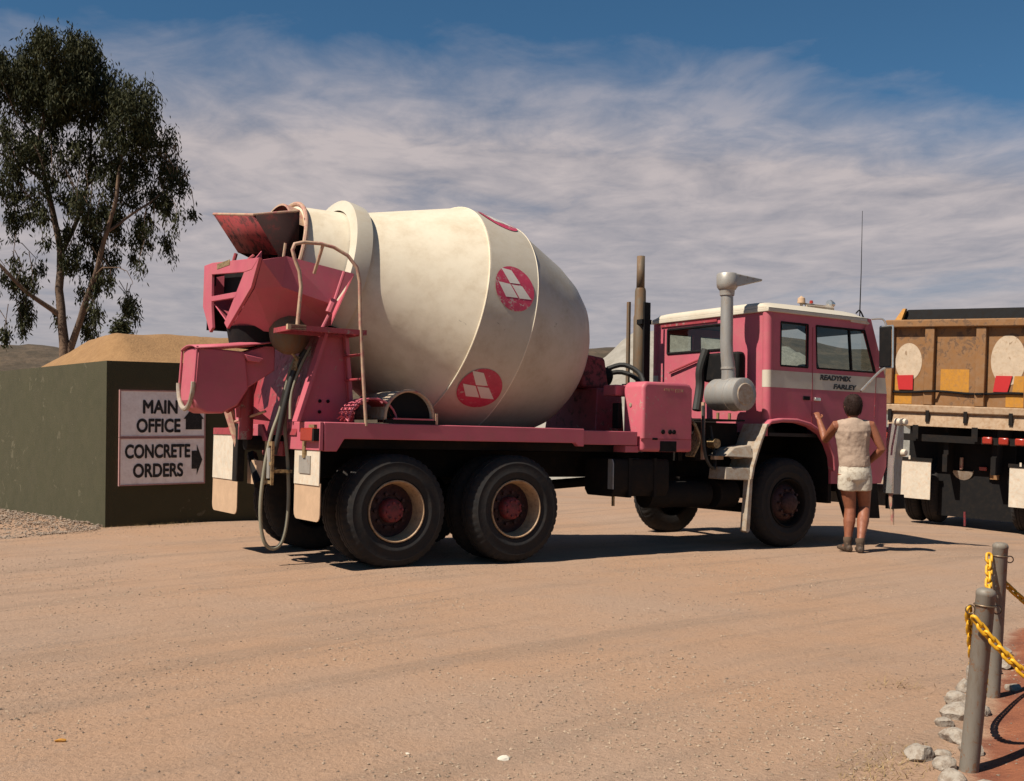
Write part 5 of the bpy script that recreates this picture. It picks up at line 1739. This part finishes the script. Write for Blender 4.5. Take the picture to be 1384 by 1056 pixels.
for k in range(420):
    a = rh_.uniform(PI * .80, PI * 2.20)
    z0_ = rh_.uniform(1.66, 1.80)
    z1_ = max(1.545, z0_ - rh_.uniform(.05, .12))
    pts = []
    for i in range(4):
        z = z0_ + (z1_ - z0_) * i / 3
        q = max(0.0, 1 - ((z - 1.69) / (.112 if z > 1.69 else .19)) ** 2) ** .5
        w = .003 + .004 * (i / 3)
        pts.append(((.093 * q + w) * math.cos(a) + rh_.gauss(0, .002), .002 + (.109 * q + w) * math.sin(a) * .95, z))
        a += rh_.gauss(0, .05)
    hs_.tube(pts, [.003, .005, .005, .001], n=4, cap=False)
hs_.build('hair_strands', 'hair', per, smooth=60, weld=False, kind='stuff')
for ank, toe in (((-.085, -.02, .10), (-.11, .16, .03)), ((.0, -.17, .10), (.055, .02, .03))):
    a, q = Vector(ank), Vector(toe)
    d = (q - a)
    d.z = 0
    d.normalize()
    bo = MB()
    f0 = Vector((a.x, a.y, .038)) - d * .05
    sd = Vector((d.y, -d.x, 0))
    bo.tube([f0 - d * .012, f0, f0 + d * .09, f0 + d * .18, f0 + d * .235, f0 + d * .262], [(.02, .022), (.036, .036), (.040, .036), (.048, .034), (.040, .026), (.016, .014)], n=16, side=sd)
    bo.tube([a - Vector((0, 0, .06)), a + Vector((0, 0, .0)), a + Vector((0, 0, .035))], [.046, .046, .047], n=14)
    bt = fuse(bo, 'boot', 'boot', .006, per, 2)
    MB().tube([a + Vector((0, 0, .02)), a + Vector((0, .002, .045)), a + Vector((0, .004, .07))], [.047, .052, .048], n=14).build('sock', 'sock', bt, smooth=60)

# ================================================================== posts and yellow chain
def make_post(base, top, label):
    base, top = Vector(base), Vector(top)
    r = empty('fence_post', base, (0, 0, 0), label, 'post', 'grey pipe posts of the chain fence')
    d = top - base
    u = d.normalized()
    H = d.length
    prof = [(.0005, -.15), (0.0355, -.15), (.0355, H - .02), (.037, H - .018), (.037, H - .006), (.032, H + .004), (.02, H + .010), (.0005, H + .012)]
    MB().lathe(prof, (0, 0, 0), u, 28).build('pipe', 'post_grey', r, smooth=40)
    w = MB()
    w.ring(u * (H - .055), u, .040, .0025, 28, 6)
    w.ring(u * (H - .07) + Vector((-.055, .0, 0)), (0, 1, .1), .017, .0028, 18, 6)
    w.ring(u * (H - .075) + Vector((.055, .012, 0)), (.2, 1, 0), .016, .0028, 18, 6)
    w.build('wire_loop', 'wire', r)
    return r


gA, gB = ground_z(1.74, 4.2), ground_z(2.34, 5.39)
A0, A1 = Vector((1.735, 4.2, gA)), Vector((1.81, 4.2, .69))
B0, B1 = Vector((2.345, 5.39, gB)), Vector((2.396, 5.39, .735))
C0 = Vector((2.98, 4.05, ground_z(2.98, 4.05)))
D0 = Vector((3.85, 5.6, ground_z(3.85, 5.6)))
make_post(A0, A1, 'leaning grey pipe post hung with yellow chain, beside the pale rocks')
make_post(B0, B1, 'upright grey pipe post with wire loops, behind the leaning post')
make_post(C0, C0 + Vector((0, 0, .70)), 'grey pipe post at the far end of the chain across red soil')
make_post(D0, D0 + Vector((0, 0, .70)), 'grey pipe post at the end of the rear chain')

# one link, reused
Lk, Wk, rk = .036, .021, .0066
path = []
for k in range(24):
    a = 2 * PI * k / 24
    path.append((math.copysign(max(0, Lk / 2 - Wk / 2 + .004), math.cos(a)) + .0125 * math.cos(a), .0125 * math.sin(a), 0))
lm = MB()
nn = len(path)
vs, fs = [], []
for k in range(nn):
    p, q = Vector(path[k]), Vector(path[(k + 1) % nn])
    o_ = Vector(path[k - 1])
    d = (q - o_).normalized()
    nx = Vector((d.y, -d.x, 0))
    for j in range(8):
        t_ = 2 * PI * j / 8
        vs.append(p + nx * (rk * math.cos(t_)) + Vector((0, 0, rk * math.sin(t_))))
for k in range(nn):
    for j in range(8):
        fs.append((k * 8 + j, k * 8 + (j + 1) % 8, ((k + 1) % nn) * 8 + (j + 1) % 8, ((k + 1) % nn) * 8 + j))
proto = lm.add(vs, fs).build('chain_link', 'chain_yellow', None, smooth=60)
first = [True]


def chain(p0, p1, sag, label):
    p0, p1 = Vector(p0), Vector(p1)
    root = empty('chain', (p0 + p1) / 2 - Vector((0, 0, sag)), (0, 0, 0), label, 'chain', 'yellow plastic chains of the fence')
    pts = [p0.lerp(p1, t) - Vector((0, 0, 4 * sag * t * (1 - t))) for t in [i / 400 for i in range(401)]]
    pitch = .0345
    acc, last, k = 0.0, pts[0], 0
    for q in pts[1:]:
        acc += (q - last).length
        if acc >= pitch:
            acc -= pitch
            d = (q - last).normalized()
            d = (pts[min(400, pts.index(q) + 3)] - pts[max(0, pts.index(q) - 3)]).normalized()
            side = d.cross(Vector((0, 0, 1))).normalized()
            up_ = side.cross(d)
            if k % 2:
                side, up_ = up_, -side
            # tilt both sets so neither hangs edge-on
            c_, s_ = math.cos(.5), math.sin(.5)
            side, up_ = side * c_ + up_ * s_, up_ * c_ - side * s_
            m4 = Matrix((d, side, up_)).transposed().to_4x4()
            o = proto if first[0] else proto.copy()
            if not first[0]:
                COL.objects.link(o)
            first[0] = False
            o.parent = root
            m4.translation = q - root.location
            o.matrix_basis = m4
            k += 1
        last = q
    return root


chain(A1 + Vector((-.088, -.066, -.075)), C0 + Vector((-.05, -.10, .62)), .43, 'yellow chain sagging from the leaning post across the red soil')
chain(B1 + Vector((-.060, -.01, -.03)), A1 + Vector((-.055, .03, -.085)), .52, 'yellow chain hanging between the upright post and the leaning post')
chain(B1 + Vector((-.01, .06, -.14)), D0 + Vector((-.05, 0, .62)), .38, 'yellow chain running from the back of the upright post away over the soil')


# ================================================================== rocks
def rock(x, y, r, seed, flat=.75):
    bm = bmesh.new()
    bmesh.ops.create_icosphere(bm, subdivisions=3, radius=1)
    rs = random.Random(seed)
    sx, sy, sz = rs.uniform(.8, 1.2), rs.uniform(.7, 1.1), rs.uniform(.6, .95) * flat
    cuts = [(Vector((rs.gauss(0, 1), rs.gauss(0, 1), rs.gauss(0, 1))).normalized(), rs.uniform(.55, .85)) for _ in range(9)]
    for v in bm.verts:
        p = v.co.copy()
        for n_, h_ in cuts:
            e_ = p.dot(n_) - h_
            if e_ > 0:
                p -= n_ * e_
        p *= 1 + .12 * noise.noise(p * 2.5 + Vector((seed, 0, 0))) + .05 * noise.noise(p * 7 + Vector((0, seed, 0)))
        v.co = Vector((p.x * sx, p.y * sy, p.z * sz)) * r
    me = bpy.data.meshes.new('rock')
    bm.to_mesh(me)
    bm.free()
    me.polygons.foreach_set('use_smooth', [True] * len(me.polygons))
    me.set_sharp_from_angle(angle=R(28))
    me.materials.append(MATS['rock'])
    o = bpy.data.objects.new('rock', me)
    COL.objects.link(o)
    o.location = (x, y, ground_z(x, y) + r * sz * .38)
    o.rotation_euler = (0, 0, rs.uniform(0, 6))
    tag(o, 'rough pale grey rock in the row edging the red soil', 'rock', 'rocks edging the red soil')
    return o


spots = [(1.60, 4.35, .085), (1.70, 4.36, .05), (1.66, 4.22, .06), (1.54, 4.18, .05), (1.84, 4.42, .07), (1.86, 4.62, .09), (1.97, 4.72, .08), (1.90, 4.86, .06), (2.02, 4.98, .10), (2.13, 5.06, .07), (2.11, 5.24, .085), (2.20, 5.32, .06),
         (2.28, 5.55, .075), (2.40, 5.62, .06), (2.46, 5.80, .10), (2.60, 6.0, .08), (2.72, 6.15, .09), (1.62, 4.05, .07), (1.50, 4.02, .05), (1.72, 4.02, .05), (2.86, 6.5, .09), (1.78, 4.75, .045), (2.52, 5.55, .05)]
for i, (x, y, r) in enumerate(spots):
    if i in (3, 6, 11, 18, 21):
        continue
    o = rock(x, y, r * .86, i + 3)
    if (Vector((x, y)) - A0.xy).length < .35:
        o['label'] = 'rough pale grey rock heaped at the foot of the leaning post'
    elif (Vector((x, y)) - B0.xy).length < .35:
        o['label'] = 'rough pale grey rock at the foot of the upright post'
    elif y > 5.7:
        o['label'] = 'rough pale grey rock beyond the upright post, edging the red soil'
    else:
        o['label'] = 'rough pale grey rock in the row between the leaning and upright posts'
# a few loose stones that stand out on the open ground
for i, (x, y, r, m_, lb) in enumerate(((-.03, 4.37, .030, 'litter', 'pale cream pebble lying alone on the dirt yard'), (.52, 6.45, .022, 'stone_b', 'small dark pebble lying alone on the dirt yard'),
                                      (-1.88, 4.60, .022, 'tipper_yellow', 'yellow chip lying among the gravel of the yard'), (-.42, 4.45, .012, 'flap_white', 'tiny white chip on the dirt yard'))):
    o = rock(x, y, r, 50 + i, .5)
    o.data.materials[0] = MATS[m_]
    o.name = 'pebble'
    tag(o, lb, 'pebble', 'loose pebbles on the yard')

# ================================================================== gravel and dry grass
def gravel(n, name, material, xr, yr, smin, smax, thr, label_seed):
    base = np.array([(1, 0, 0), (-1, 0, 0), (0, 1, 0), (0, -1, 0), (0, 0, 1), (0, 0, -1)], float)
    tri = np.array([(0, 2, 4), (2, 1, 4), (1, 3, 4), (3, 0, 4), (2, 0, 5), (1, 2, 5), (3, 1, 5), (0, 3, 5)])
    V, F = [], []
    rr = random.Random(label_seed)
    cnt = 0
    tries = 0
    while cnt < n and tries < n * 30:
        tries += 1
        y = yr[0] + (yr[1] - yr[0]) * rr.random() ** 1.5
        x = rr.uniform(-1, 1) * (.55 * y + .6)
        if not (xr[0] < x < xr[1]):
            continue
        m_ = noise.noise(Vector((x * .45 + y * .25, y * .6 - x * .5, label_seed))) + .5 * noise.noise(Vector((x * 1.7, y * 1.7, label_seed))) + .35 * sstep(.3, -3.5, x) * sstep(8, 4, y)
        if m_ < thr + rr.gauss(0, .20):
            continue
        if y < 7.5 and x - .5 * y > -.12:
            continue
        s_ = smin + (smax - smin) * rr.random() ** 4
        q = base * np.array([rr.uniform(.7, 1.2), rr.uniform(.7, 1.2), rr.uniform(.35, .7)]) * s_
        q += np.array([[rr.uniform(-.25, .25) * s_ for _ in range(3)] for _ in range(6)])
        V.append(q + np.array([x, y, ground_z(x, y) + s_ * .15]))
        F.append(tri + cnt * 6)
        cnt += 1
    V, F = np.concatenate(V), np.concatenate(F)
    me = bpy.data.meshes.new(name)
    me.from_pydata(V.tolist(), [], F.tolist())
    me.materials.append(MATS[material])
    o = bpy.data.objects.new(name, me)
    COL.objects.link(o)
    o['kind'] = 'stuff'
    o['label'] = {'stone_a': 'loose tan gravel strewn over the dirt yard', 'stone_b': 'loose dark gravel strewn over the dirt yard'}[material]
    o['category'] = 'gravel'
    return o


gravel(24000, 'gravel', 'stone_a', (-9, 6), (2.6, 15), .003, .012, .16, 11)
gravel(9000, 'gravel', 'stone_b', (-9, 6), (2.6, 15), .003, .009, .22, 12)

# grey rubble banked against the bin's left wall
_V, _F = [], []
rr = random.Random(21)
for k in range(3600):
    t_ = rr.uniform(-.6, 5.0)
    off = abs(rr.gauss(0, .75)) + .02
    q = BC + BL * t_ - nL * off - BF * max(0, -t_) * .5
    s_ = .006 + .022 * rr.random() ** 3
    o3 = np.array([(1, 0, 0), (-1, 0, 0), (0, 1, 0), (0, -1, 0), (0, 0, .8), (0, 0, -.8)]) * s_ * np.array([rr.uniform(.7, 1.2), rr.uniform(.7, 1.2), rr.uniform(.6, 1)])
    o3 = o3 + np.array([[rr.uniform(-.3, .3) * s_ for _ in range(3)] for _ in range(6)])
    _V.append(o3 + np.array([q.x, q.y, ground_z(q.x, q.y) + s_ * .2 + .03 * max(0, 1 - off)]))
    _F.append(np.array([(0, 2, 4), (2, 1, 4), (1, 3, 4), (3, 0, 4), (2, 0, 5), (1, 2, 5), (3, 1, 5), (0, 3, 5)]) + k * 6)
me = bpy.data.meshes.new('rubble')
me.from_pydata(np.concatenate(_V).tolist(), [], np.concatenate(_F).tolist())
me.materials.append(MATS['rubble_grey'])
o = bpy.data.objects.new('rubble', me)
COL.objects.link(o)
o['kind'] = 'stuff'
o['label'] = 'grey rubble banked along the foot of the olive bin'
o['category'] = 'rubble'

# dry grass near the rocks, and a litter of dead tufts under the bin
gr = MB()
rr = random.Random(5)
for cx, cy, sp_, n, hh in ((1.42, 4.25, .12, 260, .035), (1.55, 4.5, .10, 120, .03), (1.35, 4.05, .10, 160, .03), (1.95, 5.6, .10, 60, .06), (-4.9, 14.05, .16, 200, .05), (-4.45, 14.3, .18, 200, .05), (-5.25, 13.8, .15, 120, .04), (-4.1, 14.55, .15, 90, .04)):
    for _ in range(n):
        x, y = cx + rr.gauss(0, sp_), cy + rr.gauss(0, sp_ * .7)
        z = ground_z(x, y)
        a = rr.uniform(0, 2 * PI)
        L = hh * rr.uniform(.5, 1.5)
        dx, dy = math.cos(a) * L, math.sin(a) * L
        w_ = .002
        gr.add([(x - w_ * math.sin(a), y + w_ * math.cos(a), z - .004), (x + w_ * math.sin(a), y - w_ * math.cos(a), z - .004), (x + dx, y + dy, z + L * rr.uniform(.2, .8))], [(0, 1, 2)])
o = gr.build('dry_grass', 'dry_grass', None, smooth=0, weld=False)
o['kind'] = 'stuff'
o['label'] = 'dry straw and grass by the pale rocks'
o['category'] = 'grass'

# flatten anything deeper than thing > part > sub-part
for o in list(bpy.data.objects):
    while o.parent and o.parent.parent and o.parent.parent.parent:
        o.parent = o.parent.parent
